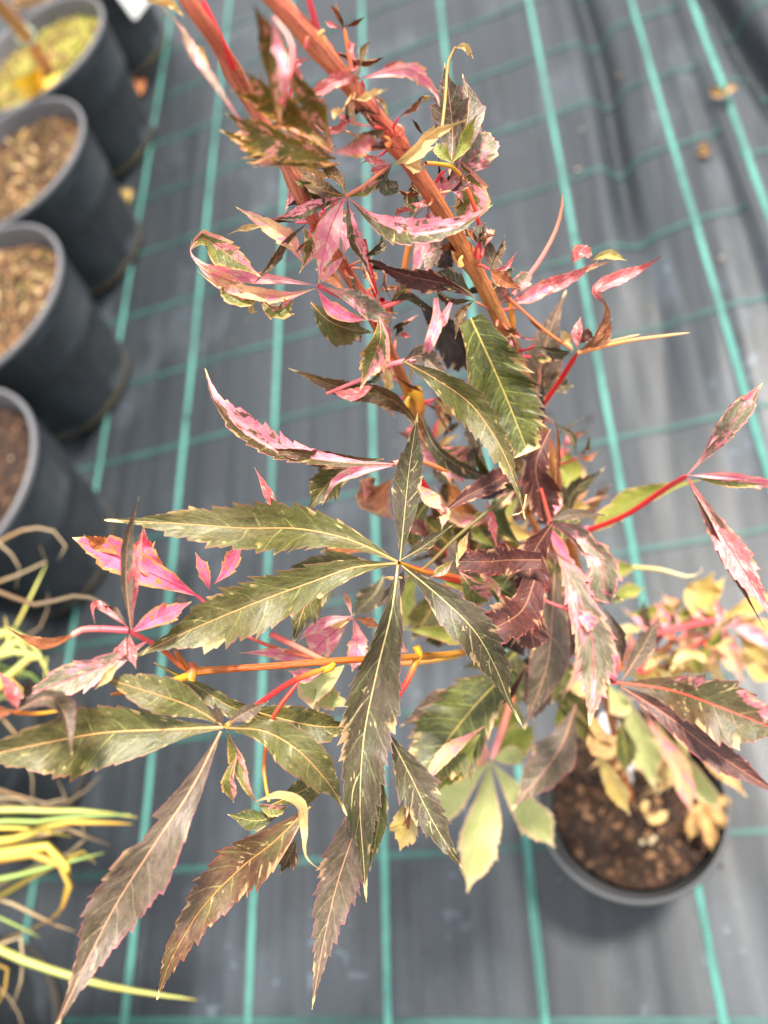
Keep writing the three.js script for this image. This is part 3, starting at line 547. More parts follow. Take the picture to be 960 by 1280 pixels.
L('438,772 418,790 400,805 390,826', .244, .246, 26, 'pink', { a: 0.15, m: 0.6 });
L('441,772 446,795 446,815 440,840', .244, .248, 17, 'pink', { a: 0.2, m: 0.55 });
L('440,770 434,750 428,738', .244, .240, 5, 'creamPink', {});
L('444,772 462,778 478,786', .244, .248, 7, 'brown', {});
L('410,826 375,822 340,816 298,816', .238, .232, 13, 'pink', { a: 0.2 });
L('405,838 380,844 360,838', .240, .240, 12, 'pink', {});
L('442,772 420,778 408,776', .245, .246, 8, 'cream', {});
L('430,832 410,850 395,862 440,884', .246, .252, 26, 'pale', { a: 0.3, b: 0.7 });
S('bud', '402,838 412,834 416,826', .227, .228, 9, 13, [224, 150, 40], YEL);
leaf('olive leaf below the twig, tucked behind the large lobes');
L('192,828 240,854 290,884 345,902', .222, .232, 16, 'olive', { m: 0.6, r: 20 });
L('300,884 350,898 400,908 452,908', .234, .244, 34, 'olive', { m: 0.45, a: 0.2 });
S('bud', '236,850 240,840 238,828', .215, .216, 16, 11, [206, 150, 40], [200, 90, 60]);
S('petiole', '234,834 226,824 218,812', .215, .212, 8, 5, ORANGE, [190, 110, 40]);

// lower left star leaf, close to the lens
leaf('wide grey green star leaf with long drooping lobes below the twig');
S('petiole', '282,908 320,882 365,852 408,835', .200, .227, 6, 8, RED, RED, leafNow, { cols: [[222, 160, 70], RED, [216, 40, 36], [220, 150, 50]] });
S('petiole', '232,846 195,858 138,868', .213, .200, 10, 6, YEL, [206, 110, 50]);
L('279,909 210,912 130,916 50,930 -50,952', .200, .184, 56, 'oliveGrey', { m: 0.5, a: 0.18, f: 16 });
L('277,906 240,884 190,866 124,846', .200, .196, 30, 'oliveGrey', { a: 0.14, f: 12, flip: true });
L('276,914 240,985 190,1060 140,1140 100,1220 62,1300', .200, .186, 48, 'mauve', { m: 0.48, a: 0.16, f: 16, cut: [1, 0.28, 0.36, 0.55] });
L('284,910 330,914 370,936 405,972 426,1004 434,1020', .200, .216, 32, 'oliveGrey', { m: 0.36, a: 0.14, f: 12 });
L('284,914 298,950 310,985 322,1005', .200, .212, 12, 'greenPink', { r: 30 });
L('296,945 288,970 292,1004', .204, .208, 13, 'greenPink', { r: 20 });
L('284,906 305,892 336,876', .200, .204, 13, 'mauve', { a: 0.02, tip: 1.1 });
L('280,904 272,892 268,878', .200, .198, 8, 'mauve', {});

// leaf hanging under it
leaf('olive leaf with a long brown tip and a curled cream lobe');
S('petiole', '336,1002 330,960 340,900 375,850', .216, .226, 4, 6, YEL, RED);
L('388,1008 345,1050 300,1086 252,1136 218,1192 196,1250', .214, .222, 40, 'oliveBrown', { m: 0.26, a: 0.3, f: 12, tip: 0.95 });
L('352,1016 322,1026 284,1018', .215, .216, 17, 'green', { a: 0.15 });
L('340,1006 375,990 402,978 420,994', .216, .222, 24, 'olive', { a: 0.3 });
L('370,1050 358,1078 350,1092', .220, .222, 16, 'oliveBrown', { a: 0.4 });
L('318,1002 350,994 374,1004 382,1040 384,1072 404,1090', .210, .206, 9, 'cream', { a: 0.05, m: 0.4, f: 30, tw: 60 });
L('322,1006 345,1012 360,1008', .213, .212, 10, 'greenPink', { r: 30 });
leaf('narrow purple olive leaf hanging straight down behind the large lobe');
S('petiole', '470,950 478,920 482,912', .240, .244, 4, 5, ORANGE, YEL);
L('470,952 446,1030 420,1110 402,1190 390,1262', .238, .246, 34, 'mauve', { m: 0.4, a: 0.34, f: 10 });
L('476,960 474,1020 462,1090', .242, .248, 20, 'green', { a: 0.3, r: 20 });

// leaf on the red stalk
leaf('dark olive leaf with a white tip on a red stalk');
S('petiole', '522,818 512,846 492,880 484,912', .252, .246, 8, 7, YEL, RED, leafNow, { cols: [YEL, [216, 60, 40], RED, YEL] });
S('bud', '520,808 524,818 520,828', .252, .252, 10, 8, YEL, YEL);
L('484,914 512,968 540,1025 562,1062 579,1086', .246, .244, 29, 'mauveDark', { m: 0.33, a: 0.35, f: 16 });
L('482,914 478,950 470,985', .246, .250, 5, 'brown', {});
L('520,985 512,1020 500,1064', .256, .262, 24, 'yellow', { m: 0.4, a: 0.3, r: 20 });
L('524,985 520,1010 512,1052', .252, .256, 16, 'brown', { a: 0.4 });

// big green leaf in the middle bottom
leaf('broad dark green leaf with a pale midrib above the pale green leaf');
L('640,836 600,875 560,925 524,986', .300, .280, 58, 'green', { m: 0.52, a: 0.26, f: 8, base: 0.3 });
L('618,842 570,872 530,890 500,908', .306, .300, 22, 'mauve', { m: 0.5, a: 0.1 });
L('605,908 570,935 545,960 522,996', .276, .272, 14, 'creamPink', { a: 0.25, r: 30 });
L('600,918 572,955 545,990', .284, .286, 24, 'lime', { a: 0.4, r: 15 });
DZ = 0.04;
leaf('pale green star leaf with cream edges beside the lone pot');
S('petiole', '640,870 628,912 614,950', .350, .338, 9, 9, [216, 120, 80], [228, 140, 140]);
L('613,952 585,975 560,1000 528,1020', .336, .340, 28, 'pale', { m: 0.5, a: 0.14 });
L('613,952 606,1000 596,1055 584,1116', .336, .344, 34, 'pale', { m: 0.5, a: 0.16 });
L('614,952 640,985 665,1020 694,1060', .336, .350, 28, 'pale', { m: 0.5, a: 0.16 });
L('614,950 635,945 660,945', .336, .336, 16, 'pale', { a: 0.1 });
L('612,948 598,930 588,916', .334, .330, 11, 'creamPink', { a: 0.05 });
L('610,952 598,950 588,954', .334, .332, 9, 'creamPink', { a: 0.05 });
L('616,945 645,925 668,905', .338, .340, 26, 'lime', { a: 0.15 });
L('590,870 625,890 660,900', .360, .370, 26, 'lime', { a: 0.15 });

DZ = 0;
// maroon leaves at the centre
leaf('maroon leaf with fringed teeth, folded over itself beside the thick stem');
L('688,536 670,580 676,620 688,660', .272, .278, 28, 'maroon', { m: 0.5, a: 0.4, b: 0.7 });
L('694,520 700,560 694,640', .270, .274, 7, 'brown', { r: 60 });
L('546,648 580,622 612,606 650,582', .256, .262, 17, 'maroon', { m: 0.6, a: 0.25 });
L('640,596 610,616 590,612', .266, .266, 14, 'black', {});
L('690,655 668,690 662,720 668,752', .262, .266, 30, 'maroon', { m: 0.5, a: 0.4, b: 0.6, n: 9 });
L('676,700 640,700 605,702 570,702', .256, .244, 24, 'maroon', { m: 0.36, a: 0.4, base: 0.6, n: 12 });
L('668,725 656,758 632,778 590,796', .260, .246, 36, 'maroon', { m: 0.36, a: 0.35, base: 0.5, n: 12 });
L('670,740 662,775 668,812', .268, .274, 30, 'maroon', { m: 0.5, a: 0.4, b: 0.6 });
L('606,794 594,790 582,788', .246, .246, 8, 'cream', { n: 4 });
L('572,702 578,685 586,664', .244, .242, 7, 'cream', { n: 5 });
S('petiole', '688,652 676,610 668,580', .274, .276, 4, 4, [196, 70, 50], [180, 60, 50]);
leaf('small cream and pink leaf curled among the maroon leaves');
L('540,632 556,640 552,662', .254, .254, 9, 'creamPink', { n: 6 });
L('520,604 536,622 556,640', .252, .252, 14, 'creamPink', { a: 0.2 });
L('500,600 530,572 560,580 582,606', .276, .280, 18, 'pink', { a: 0.3, m: 0.6 });
L('540,560 565,570 590,580', .290, .296, 22, 'greenPink', { a: 0.1 });
L('608,622 616,650 622,690', .262, .268, 8, 'redpink', { r: 30 });
L('566,700 552,714 538,722', .250, .248, 8, 'greenPink', {});
L('575,715 590,735 612,752', .258, .262, 24, 'greenPink', { a: 0.3 });
L('600,720 625,735 650,750', .266, .270, 26, 'green', { a: 0.4 });
L('598,714 620,735 626,752', .256, .258, 7, 'creamPink', {});
S('petiole', '525,598 545,628 562,650', .282, .300, 8, 8, RED, RED);
S('petiole', '505,708 560,722 625,738', .285, .310, 8, 8, [200, 40, 30], RED);

// pink leaf right of the thick stem
leaf('mauve leaf with thin pink and tan curling tips, right of the thick stem');
S('petiole', '638,378 641,410 640,436', .268, .280, 8, 8, [226, 160, 60], ORANGE);
L('640,374 625,350 612,320 600,280', .266, .258, 13, 'mauve', { a: 0.05, r: 30 });
L('638,378 626,368 615,352', .267, .262, 18, 'pinkGrey', { a: 0.1 });
L('640,370 648,356 668,340', .266, .260, 12, 'pinkGrey', {});
S('petiole', '642,368 672,330 694,290 702,262 703,242', .265, .250, 7, 3, [224, 120, 120], [214, 150, 110]);
L('640,375 675,362 715,345 748,326', .266, .252, 12, 'redpink', { tw: 60, a: 0.2, rip: 0.2 });
L('642,380 670,366 700,350', .266, .258, 12, 'pink', { a: 0.1 });
L('705,350 735,335 770,325', .258, .250, 4, 'creamPink', {});
L('716,328 724,316 740,318', .252, .250, 10, 'redpink', { b: 0.6 });
L('738,326 758,318 784,326', .250, .246, 7, 'yellow', { n: 6 });
S('petiole', '610,350 640,376 680,412 716,438', .264, .266, 3.5, 4, [160, 80, 60], ORANGE);
leaf('withered red leaf with bare straw like lobes on a red stalk');
S('petiole', '674,512 700,476 722,441', .296, .268, 6, 7, RED, RED);
S('lobe', '722,441 780,427 830,420 862,416', .268, .254, 6, 3, [206, 120, 60], [226, 180, 130]);
S('lobe', '730,438 760,428 800,418', .268, .262, 5, 3, [190, 90, 50], TAN);
L('722,441 745,420 758,392 752,368', .268, .258, 8, 'brown', { r: 40 });
L('754,380 748,362 772,348 800,336 830,318', .260, .246, 10, 'redpink', { m: 0.3, a: 0.2, tw: 80 });
L('732,436 754,422 765,398', .266, .262, 9, 'brown', { r: 30, a: 0.3 });
L('722,436 722,415 726,396', .266, .262, 8, 'redpink', { n: 6 });
L('722,430 732,420 742,422', .266, .264, 10, 'maroon', { n: 5 });
L('716,436 708,424 700,412', .266, .262, 8, 'cream', { n: 4 });

// leaf at the right edge
leaf('pink and maroon narrow lobed leaf on a long red stalk');
S('petiole', '722,668 780,645 830,612 860,594', .330, .262, 7, 7, RED, [224, 60, 70]);
L('858,595 884,566 915,528 954,478', .260, .240, 18, 'pinkGrey', { m: 0.68, a: 0.25, f: 26 });
L('884,560 905,530 950,482', .252, .238, 12, 'pink', { m: 0.6, a: 0.35, rip: 0.2, r: 20 });
L('904,545 906,528 914,514', .250, .246, 8, 'creamPink', {});
L('860,594 900,594 945,600 990,604', .260, .244, 12, 'pink', { f: 30, r: 20, m: 0.5 });
L('870,598 910,602 965,606', .260, .246, 8, 'greenPink', { r: 40 });
L('860,598 890,650 925,705 972,782', .260, .244, 22, 'redpink', { m: 0.52, a: 0.3, f: 24, rip: 0.15 });
L('862,600 900,660 935,712 965,750', .262, .250, 13, 'pinkGrey', { r: 20 });
L('860,600 885,650 915,710 958,790', .262, .254, 7, 'maroon', { r: 40 });
leaf('lime green leaf behind the long red stalk');
L('875,600 835,610 790,628 730,672', .300, .330, 21, 'lime', { m: 0.6, a: 0.2 });

// pink grey leaf hanging in front of the stem base
leaf('grey green leaf with a pink midrib hanging in front of the stem base');
L('684,652 700,690 722,745 740,800 742,850 737,908', .280, .272, 31, 'pinkGrey', { m: 0.6, a: 0.45, f: 24, r: -14, bt: 1.5 });
L('684,652 720,662 745,688 772,706', .280, .276, 14, 'pinkGrey', { r: 20, a: 0.3 });
L('690,656 725,676 752,700 756,740 770,745', .280, .280, 22, 'pinkGrey', { a: 0.35, m: 0.65 });
L('682,652 710,644 760,644', .278, .270, 9, 'mauve', { a: 0.05, tip: 1.1 });
L('684,656 704,690 716,706', .279, .278, 9, 'hotpink', { a: 0.1 });
L('686,650 694,630 694,610', .286, .290, 14, 'pink', { a: 0.1 });
S('petiole', '656,732 680,750 712,762 738,770', .268, .274, 3.5, 4, [216, 110, 100], PINKR);
L('716,760 735,775 745,790', .274, .276, 14, 'pink', {});
L('755,760 775,790 778,830', .282, .286, 12, 'mauve', { r: 40, a: 0.3 });
L('710,720 745,740 780,750', .290, .292, 16, 'mauveDark', { a: 0.4 });
leaf('grey mauve leaf hanging behind the pink midrib leaf');
L('676,690 700,720 735,752', .320, .326, 22, 'oliveGrey', { a: 0.05 });
L('694,700 690,770 684,830 655,912', .300, .312, 30, 'mauve', { m: 0.45, a: 0.06 });
L('716,720 708,780 702,840', .312, .320, 28, 'mauve', { m: 0.5 });
L('656,830 672,870 668,900', .314, .320, 22, 'mauve', {});

// right hand leaf, dark
leaf('dark maroon and olive leaf with a red midrib, over the lone pot');
S('petiole', '768,852 752,830 735,800', .286, .330, 8, 7, [226, 80, 90], PINKR);
L('770,853 835,862 895,882 985,918', .286, .262, 46, 'redOlive', { m: 0.62, a: 0.2, f: 12 });
L('772,856 830,892 890,938 985,1000', .287, .268, 24, 'maroonVein', { m: 0.5, a: 0.18, f: 20 });
L('778,850 800,815 826,768', .288, .284, 17, 'mauve', { a: 0.04, f: 22, tip: 1.1 });
L('768,852 766,830 770,808', .286, .284, 12, 'hotpink', { a: 0.05 });
L('772,858 820,880 880,905', .292, .30, 12, 'mauve', { a: 0.1 });
DZ = 0.07;
leaf('pale leaves with tan dried tips hanging into the lone pot');
L('775,862 800,920 820,990', .330, .370, 26, 'pale', { m: 0.5, a: 0.05 });
L('760,856 775,880 790,880', .330, .340, 20, 'pale', {});
L('790,868 850,900 935,998', .340, .360, 20, 'tan', { m: 0.62, a: 0.15 });
L('800,880 830,930 848,960 866,1020', .350, .380, 18, 'creamPink', { m: 0.62, a: 0.1 });
L('820,900 860,960 905,1020', .360, .385, 19, 'pale', { m: 0.62, a: 0.1 });
L('800,900 815,930 835,990', .372, .392, 14, 'tan', { m: 0.5 });
L('840,870 855,880 880,900', .360, .366, 14, 'yellow', {});
DZ = 0.03;
leaf('olive leaf with a yellow end hanging over the soil');
L('660,840 700,866 735,905 765,945', .330, .350, 22, 'oliveGrey', { m: 0.4, f: 30 });
L('690,870 730,910 752,940', .334, .352, 14, 'olive', { r: 30, f: 30 });
L('740,930 760,965 788,1020', .352, .372, 16, 'yellow', { m: 0.55 });
L('720,880 700,935 640,1012', .320, .310, 36, 'mauve', { m: 0.45, a: 0.1 });
L('690,800 650,850 600,830', .340, .350, 30, 'mauveDark', {});
L('740,890 750,930 772,920', .340, .350, 22, 'tan', { a: 0.1 });
L('775,900 782,940 780,970', .372, .382, 18, 'green', {});
L('700,870 705,910 700,940', .350, .360, 14, 'lime', {});

DZ = 0.03;
// blurred low leaves on the right
leaf('yellow green and pink leaves low behind the dark right hand leaf');
S('petiole', '820,792 860,782 900,774', .400, .390, 7, 7, [222, 90, 90], [220, 60, 70]);
L('900,776 880,760 878,740 892,714', .390, .384, 30, 'yellow', { m: 0.45, a: 0.1 });
L('898,774 860,770 825,766 780,768', .390, .392, 17, 'lime', { m: 0.5, a: 0.1 });
L('904,774 940,790 985,818', .390, .376, 12, 'pink', { a: 0.05 });
L('904,770 930,760 975,740', .390, .380, 16, 'yellow', { a: 0.1 });
L('902,778 916,820 930,856', .390, .396, 16, 'creamPink', { a: 0.1 });
L('906,776 945,785 990,788', .392, .386, 18, 'tan', { a: 0.1 });
L('925,790 955,830 985,850', .400, .396, 28, 'yellow', {});
L('900,780 890,810 880,836', .392, .398, 18, 'lime', {});
L('896,780 860,800 850,830', .394, .400, 14, 'creamPink', {});
L('856,770 838,752 828,742', .396, .396, 9, 'creamPink', {});
leaf('cream and yellow crumpled leaf low on the plant');
L('872,836 845,838 815,846 780,842', .410, .410, 18, 'yellow', { rip: 0.3 });
L('890,840 860,832 840,828', .408, .408, 12, 'cream', { rip: 0.3 });
L('800,850 820,842 850,850', .406, .404, 14, 'yellow', { rip: 0.3 });
leaf('narrow lime leaf with a thread like dry tip');
L('755,724 775,712 798,709', .370, .366, 12, 'lime', { a: 0.1 });
S('lobe', '790,709 825,712 860,721 874,718 877,708', .366, .350, 6, 4, [170, 150, 80], [222, 206, 196], leafNow);
L('768,756 780,742 806,736', .372, .368, 11, 'lime', {});
DZ = 0;
leaf('green leaf beside the thick stem');
L('690,650 704,620 714,590 702,556', .380, .372, 22, 'lime', { m: 0.5, a: 0.2 });
L('700,640 718,610 716,582', .384, .380, 20, 'greenPink', { a: 0.2 });

// crowded low foliage in the middle
leaf('olive and yellow leaves crowded behind the main star leaf');
L('628,818 590,796 550,790 500,786', .300, .286, 17, 'lime', { m: 0.5, a: 0.06 });
L('632,822 600,800 570,792', .304, .30, 14, 'olive', {});
L('560,725 540,760 515,800', .320, .326, 28, 'olive', { m: 0.5 });
L('520,716 505,750 500,790', .330, .334, 26, 'lime', {});
L('600,740 570,770 560,800', .335, .34, 22, 'yellow', { a: 0.3 });
L('580,760 545,785 530,800', .335, .34, 18, 'creamPink', { a: 0.3 });
L('540,740 560,780 590,800', .336, .34, 18, 'creamPink', { a: 0.3 });
L('520,640 560,680 600,720', .310, .320, 34, 'olive', {});
L('600,640 570,660 540,700', .312, .320, 34, 'green', {});
L('560,600 580,640 620,680', .318, .326, 26, 'orange', {});
L('640,650 600,680 580,720', .325, .33, 26, 'olive', {});
L('470,690 440,680 400,690', .30, .30, 22, 'orange', {});
L('480,720 470,740 440,770', .31, .31, 20, 'mauveDark', {});
L('650,810 630,830 600,850', .33, .33, 26, 'green', {});
L('660,800 690,840 690,880', .36, .36, 34, 'green', {});
L('640,800 640,850 620,900', .37, .37, 30, 'olive', {});
L('690,720 700,760 720,800', .39, .39, 26, 'creamPink', {});
L('735,830 720,850 690,860', .38, .38, 26, 'tan', {});
L('760,800 745,830 720,840', .40, .40, 24, 'hotpink', {});
L('540,620 520,650 515,690', .30, .31, 24, 'green', {});
L('620,690 640,730 640,780', .31, .32, 26, 'black', {});
L('655,820 640,800 610,790', .31, .31, 26, 'black', {});
for (let i = 0; i < 30; i++) {
  if (i % 5 === 0) { leaf(); S('petiole', `${rr(640, 720)},${rr(660, 800)} ${rr(590, 660)},${rr(680, 800)} ${rr(540, 640)},${rr(660, 840)}`, .36, .31, 6, 5, RED, i % 2 ? PINKR : ORANGE); }
  const x = rr(560, 715), y = rr(590, 850), a = Math.atan2(y - 720, x - 700) + rr(-0.9, 0.9), l = rr(45, 105), z = rr(.285, .36);
  L(`${x},${y} ${x + Math.cos(a) * l * 0.5},${y + Math.sin(a) * l * 0.5 + 4} ${x + Math.cos(a + 0.4) * l},${y + Math.sin(a + 0.4) * l + 10}`, z, z + rr(-0.015, 0.02), rr(10, 24), ['olive', 'maroon', 'mauveDark', 'green', 'lime', 'oliveBrown', 'creamPink', 'maroon', 'yellow', 'mauve'][i % 10], { r: rr(-50, 50), f: rr(15, 45), tw: rr(-80, 80), a: 0.35 });
}
for (let i = 0; i < 16; i++) {
  if (i % 4 === 0) leaf();
  const x = rr(770, 930), y = rr(760, 850), a = rr(0, 6.28), l = rr(30, 70), z = rr(.40, .47);
  L(`${x},${y} ${x + Math.cos(a) * l * 0.5},${y + Math.sin(a) * l * 0.5} ${x + Math.cos(a + 0.5) * l},${y + Math.sin(a + 0.5) * l}`, z, z + 0.01, rr(8, 16), ['cream', 'lime', 'yellow', 'creamPink', 'tan', 'pale', 'pink', 'cream'][i % 8], { r: rr(-40, 40), f: 30, tw: rr(-70, 70) });
}
for (let i = 0; i < 4; i++) {
  if (i % 2 === 0) leaf();
  const x = rr(730, 880), y = rr(860, 930), l = rr(60, 110), a = rr(1.0, 1.9), z = rr(.43, .48);
  L(`${x},${y} ${x + Math.cos(a) * l * 0.5},${y + Math.sin(a) * l * 0.5} ${x + Math.cos(a + 0.3) * l},${y + Math.sin(a + 0.3) * l}`, z, z + 0.02, rr(10, 18), ['tan', 'cream', 'pale', 'tan', 'creamPink', 'cream'][i % 6], { r: rr(-40, 40), f: 40, tw: rr(-70, 70), rip: 0.15 });
}
leaf('orange stalked small leaf in the middle of the plant');
S('petiole', '480,830 520,828 580,818', .30, .30, 7, 7, ORANGE, YEL);
L('510,815 495,805 500,790', .30, .30, 14, 'creamPink', {});
L('470,826 450,820 430,830', .28, .28, 16, 'pink', {});

// shrivelled scraps of leaf on short red stalks along both stems
{
  const spine = [[440, 110, .190], [490, 172, .204], [540, 245, .220], [590, 330, .244], [620, 390, .262], [642, 440, .282], [355, 200, .206], [395, 280, .222], [430, 335, .236], [460, 385, .250], [490, 445, .268], [515, 500, .288], [545, 575, .322], [600, 660, .355], [668, 515, .312], [690, 580, .335], [705, 645, .360], [650, 700, .34], [700, 760, .36], [620, 740, .33], [560, 690, .31], [840, 800, .42], [880, 800, .42], [800, 840, .40]];
  const kinds = ['cream', 'redpink', 'creamPink', 'brown', 'pink', 'maroon', 'oliveBrown', 'greenPink', 'mauveDark', 'pinkOlive'];
  for (let i = 0; i < 120; i++) {
    const q = spine[i % spine.length], a = rnd() * 6.28, d = rr(14, 34), x = q[0] + Math.cos(a) * d, y = q[1] + Math.sin(a) * d * 0.9, z = q[2] + rr(-0.016, 0.02), b = a + rr(-0.9, 0.9), l = rr(18, 52);
    leaf(); S('petiole', `${q[0]},${q[1]} ${(q[0] + x) / 2 + rr(-4, 4)},${(q[1] + y) / 2 + rr(-4, 4)} ${x},${y}`, q[2], z, 4.5, 3, i % 3 ? [196, 50, 50] : [190, 110, 60], i % 2 ? PINKR : TAN);
    const n = 1 + Math.floor(rnd() * 3);
    for (let k = 0; k < n; k++) { const c = b + (k - (n - 1) / 2) * 0.9, e = c + rr(-0.9, 0.9); L(`${x},${y} ${x + Math.cos(c) * l * 0.5},${y + Math.sin(c) * l * 0.5} ${x + Math.cos(c) * l * 0.6 + Math.cos(e) * l * 0.5},${y + Math.sin(c) * l * 0.6 + Math.sin(e) * l * 0.5}`, z, z + rr(-0.012, 0.012), rr(4, 13), kinds[Math.floor(rnd() * kinds.length)], { tw: rr(-120, 120), f: rr(10, 60), c: rr(0, 50), rip: 0.2, a: 0.3, n: 7, r: rr(-40, 40) }); }
  }
}

// ---------------------------------------------------------------- loose things on soil and mat
function looseLeaf(name, label, list, tex, group) {        // list: lobes as picture points with heights above the ground
  const c = onLevel(...list[0].pts[0].slice(0, 2), list[0].pts[0][2]), t = thing(name, label, 'leaf', V(c.x, c.y, c.z), group);
  for (const l of list) mesh('lobe', bladeGeometry(l.pts.map((q) => onLevel(q[0], q[1], q[2])), l.w, { r: 0, f: 24, c: 30, n: 7, rip: 0.2, ...l.o }).translate(-c.x, -c.y, -c.z), bladeMaterials[l.tex ?? tex], t);
  return t;
}
const sy = soilY + 0.011;
looseLeaf('fallen_leaf', 'curled tan dead leaf lying on the soil of the lone pot', [
  { pts: [[880, 1000, sy + .006], [868, 1022, sy + .012], [862, 1050, sy + .004]], w: 0.008 }, { pts: [[878, 1002, sy + .006], [884, 1030, sy + .014], [890, 1064, sy + .003]], w: 0.008 },
  { pts: [[880, 1002, sy + .006], [900, 1022, sy + .012], [904, 1036, sy + .004]], w: 0.007 }, { pts: [[882, 1000, sy + .006], [902, 1002, sy + .011], [908, 1016, sy + .005]], w: 0.007 }], 'tan');
looseLeaf('fallen_leaf', 'small pale yellow scrap of leaf in the middle of the soil of the lone pot', [
  { pts: [[806, 1018, sy + .002], [820, 1024, sy + .006], [836, 1014, sy + .003]], w: 0.006 }, { pts: [[808, 1018, sy + .003], [806, 1008, sy + .006], [812, 1002, sy + .003]], w: 0.004 }], 'cream');
looseLeaf('fallen_leaf', 'orange leaf lying on the mat against the foot of a pot in the row', [
  { pts: [[168, 122, .004], [160, 112, .02], [150, 100, .01]], w: 0.020 }, { pts: [[168, 122, .004], [172, 112, .014], [172, 102, .012]], w: 0.016 }, { pts: [[166, 124, .004], [156, 122, .012], [150, 118, .008]], w: 0.014 }], 'orange');
looseLeaf('fallen_leaf', 'small yellow leaf on the mat beside the row of pots', [
  { pts: [[160, 254, .004], [155, 247, .016], [150, 240, .012]], w: 0.013 }, { pts: [[160, 254, .004], [160, 245, .01], [158, 238, .012]], w: 0.011 }], 'yellow');
looseLeaf('fallen_leaf', 'brown leaf scrap caught in the fold of the mat', [
  { pts: [[888, 114, .012], [898, 116, .016], [910, 120, .012]], w: 0.008 }, { pts: [[900, 116, .02], [910, 112, .026], [912, 109, .014]], w: 0.006 }], 'tan');
looseLeaf('fallen_leaf', 'tiny tan leaf scrap alone on the bare mat', [
  { pts: [[872, 192, .004], [880, 190, .01], [887, 188, .006]], w: 0.006 }, { pts: [[876, 194, .004], [878, 186, .009], [884, 184, .006]], w: 0.006 }], 'tan');
{ // yellow leaf and cane in the mossy pot
  const yl = looseLeaf('fallen_leaf', 'bright yellow leaf lying on the mossy soil at the foot of the cane', [
    { pts: [[55, 100, bigPot.soilY + .012], [42, 106, bigPot.soilY + .030], [26, 114, bigPot.soilY + .014]], w: 0.026 }, { pts: [[55, 100, bigPot.soilY + .012], [52, 108, bigPot.soilY + .026], [42, 120, bigPot.soilY + .014]], w: 0.022 }], 'sunny');
  const b = onLevel(60, 88, bigPot.soilY), cane = thing('stem', 'pinkish brown bare stem rising from the mossy pot, tied with pale twine', 'stem', b);
  const top = onLevel(-30, -22, bigPot.soilY + 0.22), mid = onLevel(32, 45, bigPot.soilY + 0.07), toTop = (p) => p.clone().sub(b);
  mesh('shaft', tubeGeometry([V(0, -0.01, 0), toTop(mid), toTop(top)], [0.0105, 0.010, 0.0095], [lin([226, 166, 136]), lin([228, 168, 140]), lin([224, 144, 116])], { sides: 14, n: 40 }), stemMat, cane);
  const tie = mesh('tie', new THREE.TorusGeometry(0.0115, 0.003, 10, 24), std({ color: new THREE.Color(0.45, 0.55, 0.4), roughness: 0.8 }), cane);
  tie.position.copy(toTop(mid)); tie.quaternion.setFromUnitVectors(V(0, 0, 1), toTop(top).sub(toTop(mid)).normalize());
  mesh('tie', new THREE.TorusGeometry(0.0115, 0.0028, 10, 24), tie.material, cane).position.copy(toTop(mid)).add(V(0.001, 0.005, 0.001));
}
{ // labels
  const tagGeo = (w, h) => { const s = new THREE.Shape(); s.moveTo(-w / 2 + 0.004, -h / 2); s.lineTo(w / 2 - 0.004, -h / 2); s.quadraticCurveTo(w / 2, -h / 2, w / 2, -h / 2 + 0.004); s.lineTo(w / 2, h / 2 - 0.006); s.quadraticCurveTo(w / 2, h / 2, w / 2 - 0.006, h / 2); s.lineTo(-w / 2 + 0.006, h / 2); s.quadraticCurveTo(-w / 2, h / 2, -w / 2, h / 2 - 0.006); s.lineTo(-w / 2, -h / 2 + 0.004); s.quadraticCurveTo(-w / 2, -h / 2, -w / 2 + 0.004, -h / 2); return new THREE.ExtrudeGeometry(s, { depth: 0.0008, bevelEnabled: true, bevelSize: 0.0003, bevelThickness: 0.0002, bevelSegments: 1 }); };
  const white = std({ color: new THREE.Color(0.82, 0.82, 0.8), roughness: 0.45 });
  const pc = V((1.35 - OX) * CELL, 0, (-2.3 - OY) * CELL), t = mesh('plant_tag', tagGeo(0.05, 0.07), white), ang = 0.55;
  t.position.set(pc.x + Math.cos(ang) * (bigPot.PR + 0.0035), bigPot.PH - 0.055, pc.z + Math.sin(ang) * (bigPot.PR + 0.0035)); t.rotation.set(0, Math.PI / 2 - ang, 0, 'YXZ'); t.rotateX(-0.12);
  t.userData = { label: 'white plastic tag hanging on the wall of the far pot', category: 'tag' };
  const q = mesh('plant_tag', tagGeo(0.016, 0.07), white), p = onLevel(776, 948, soilY + 0.012); q.position.copy(p).add(V(0, 0.004, 0)); q.rotation.set(-1.1, 0.9, 0.2);
  q.userData = { label: 'white plastic label stuck in the bark soil under the pale leaves', category: 'tag' };
}

{ // crumbs of compost on the mat
  const list = [], m = new THREE.Matrix4(), q = new THREE.Quaternion(), pal = [[60, 44, 32], [120, 96, 70], [150, 140, 120], [40, 32, 26]];
  for (let i = 0; i < 420; i++) {
    const X = rr(1.8, 10), Y = rr(-2, 11), sz = lerp(0.0006, 0.0026, Math.pow(rnd(), 3)), g = chipGeos[i % 7].clone(); q.setFromEuler(new THREE.Euler(rr(-0.5, 0.5), rnd() * 6.28, 0));
    g.applyMatrix4(m.compose(cellPoint(X, Y, 0.0022 + sz * 0.3), q, V(sz, sz * 0.7, sz * rr(0.6, 1.4)))); const c = lin(pal[i % 4]), n = g.attributes.position.count, col = new Float32Array(n * 3); for (let k = 0; k < n; k++) col.set(c, k * 3);
    g.setAttribute('color', new THREE.BufferAttribute(col, 3)); list.push(g);
  }
  const o = mesh('compost_crumbs', mergeGeometries(list), soilMat); o.userData = { kind: 'stuff', label: 'tiny crumbs of compost and grit scattered on the mat', category: 'grit' };
}

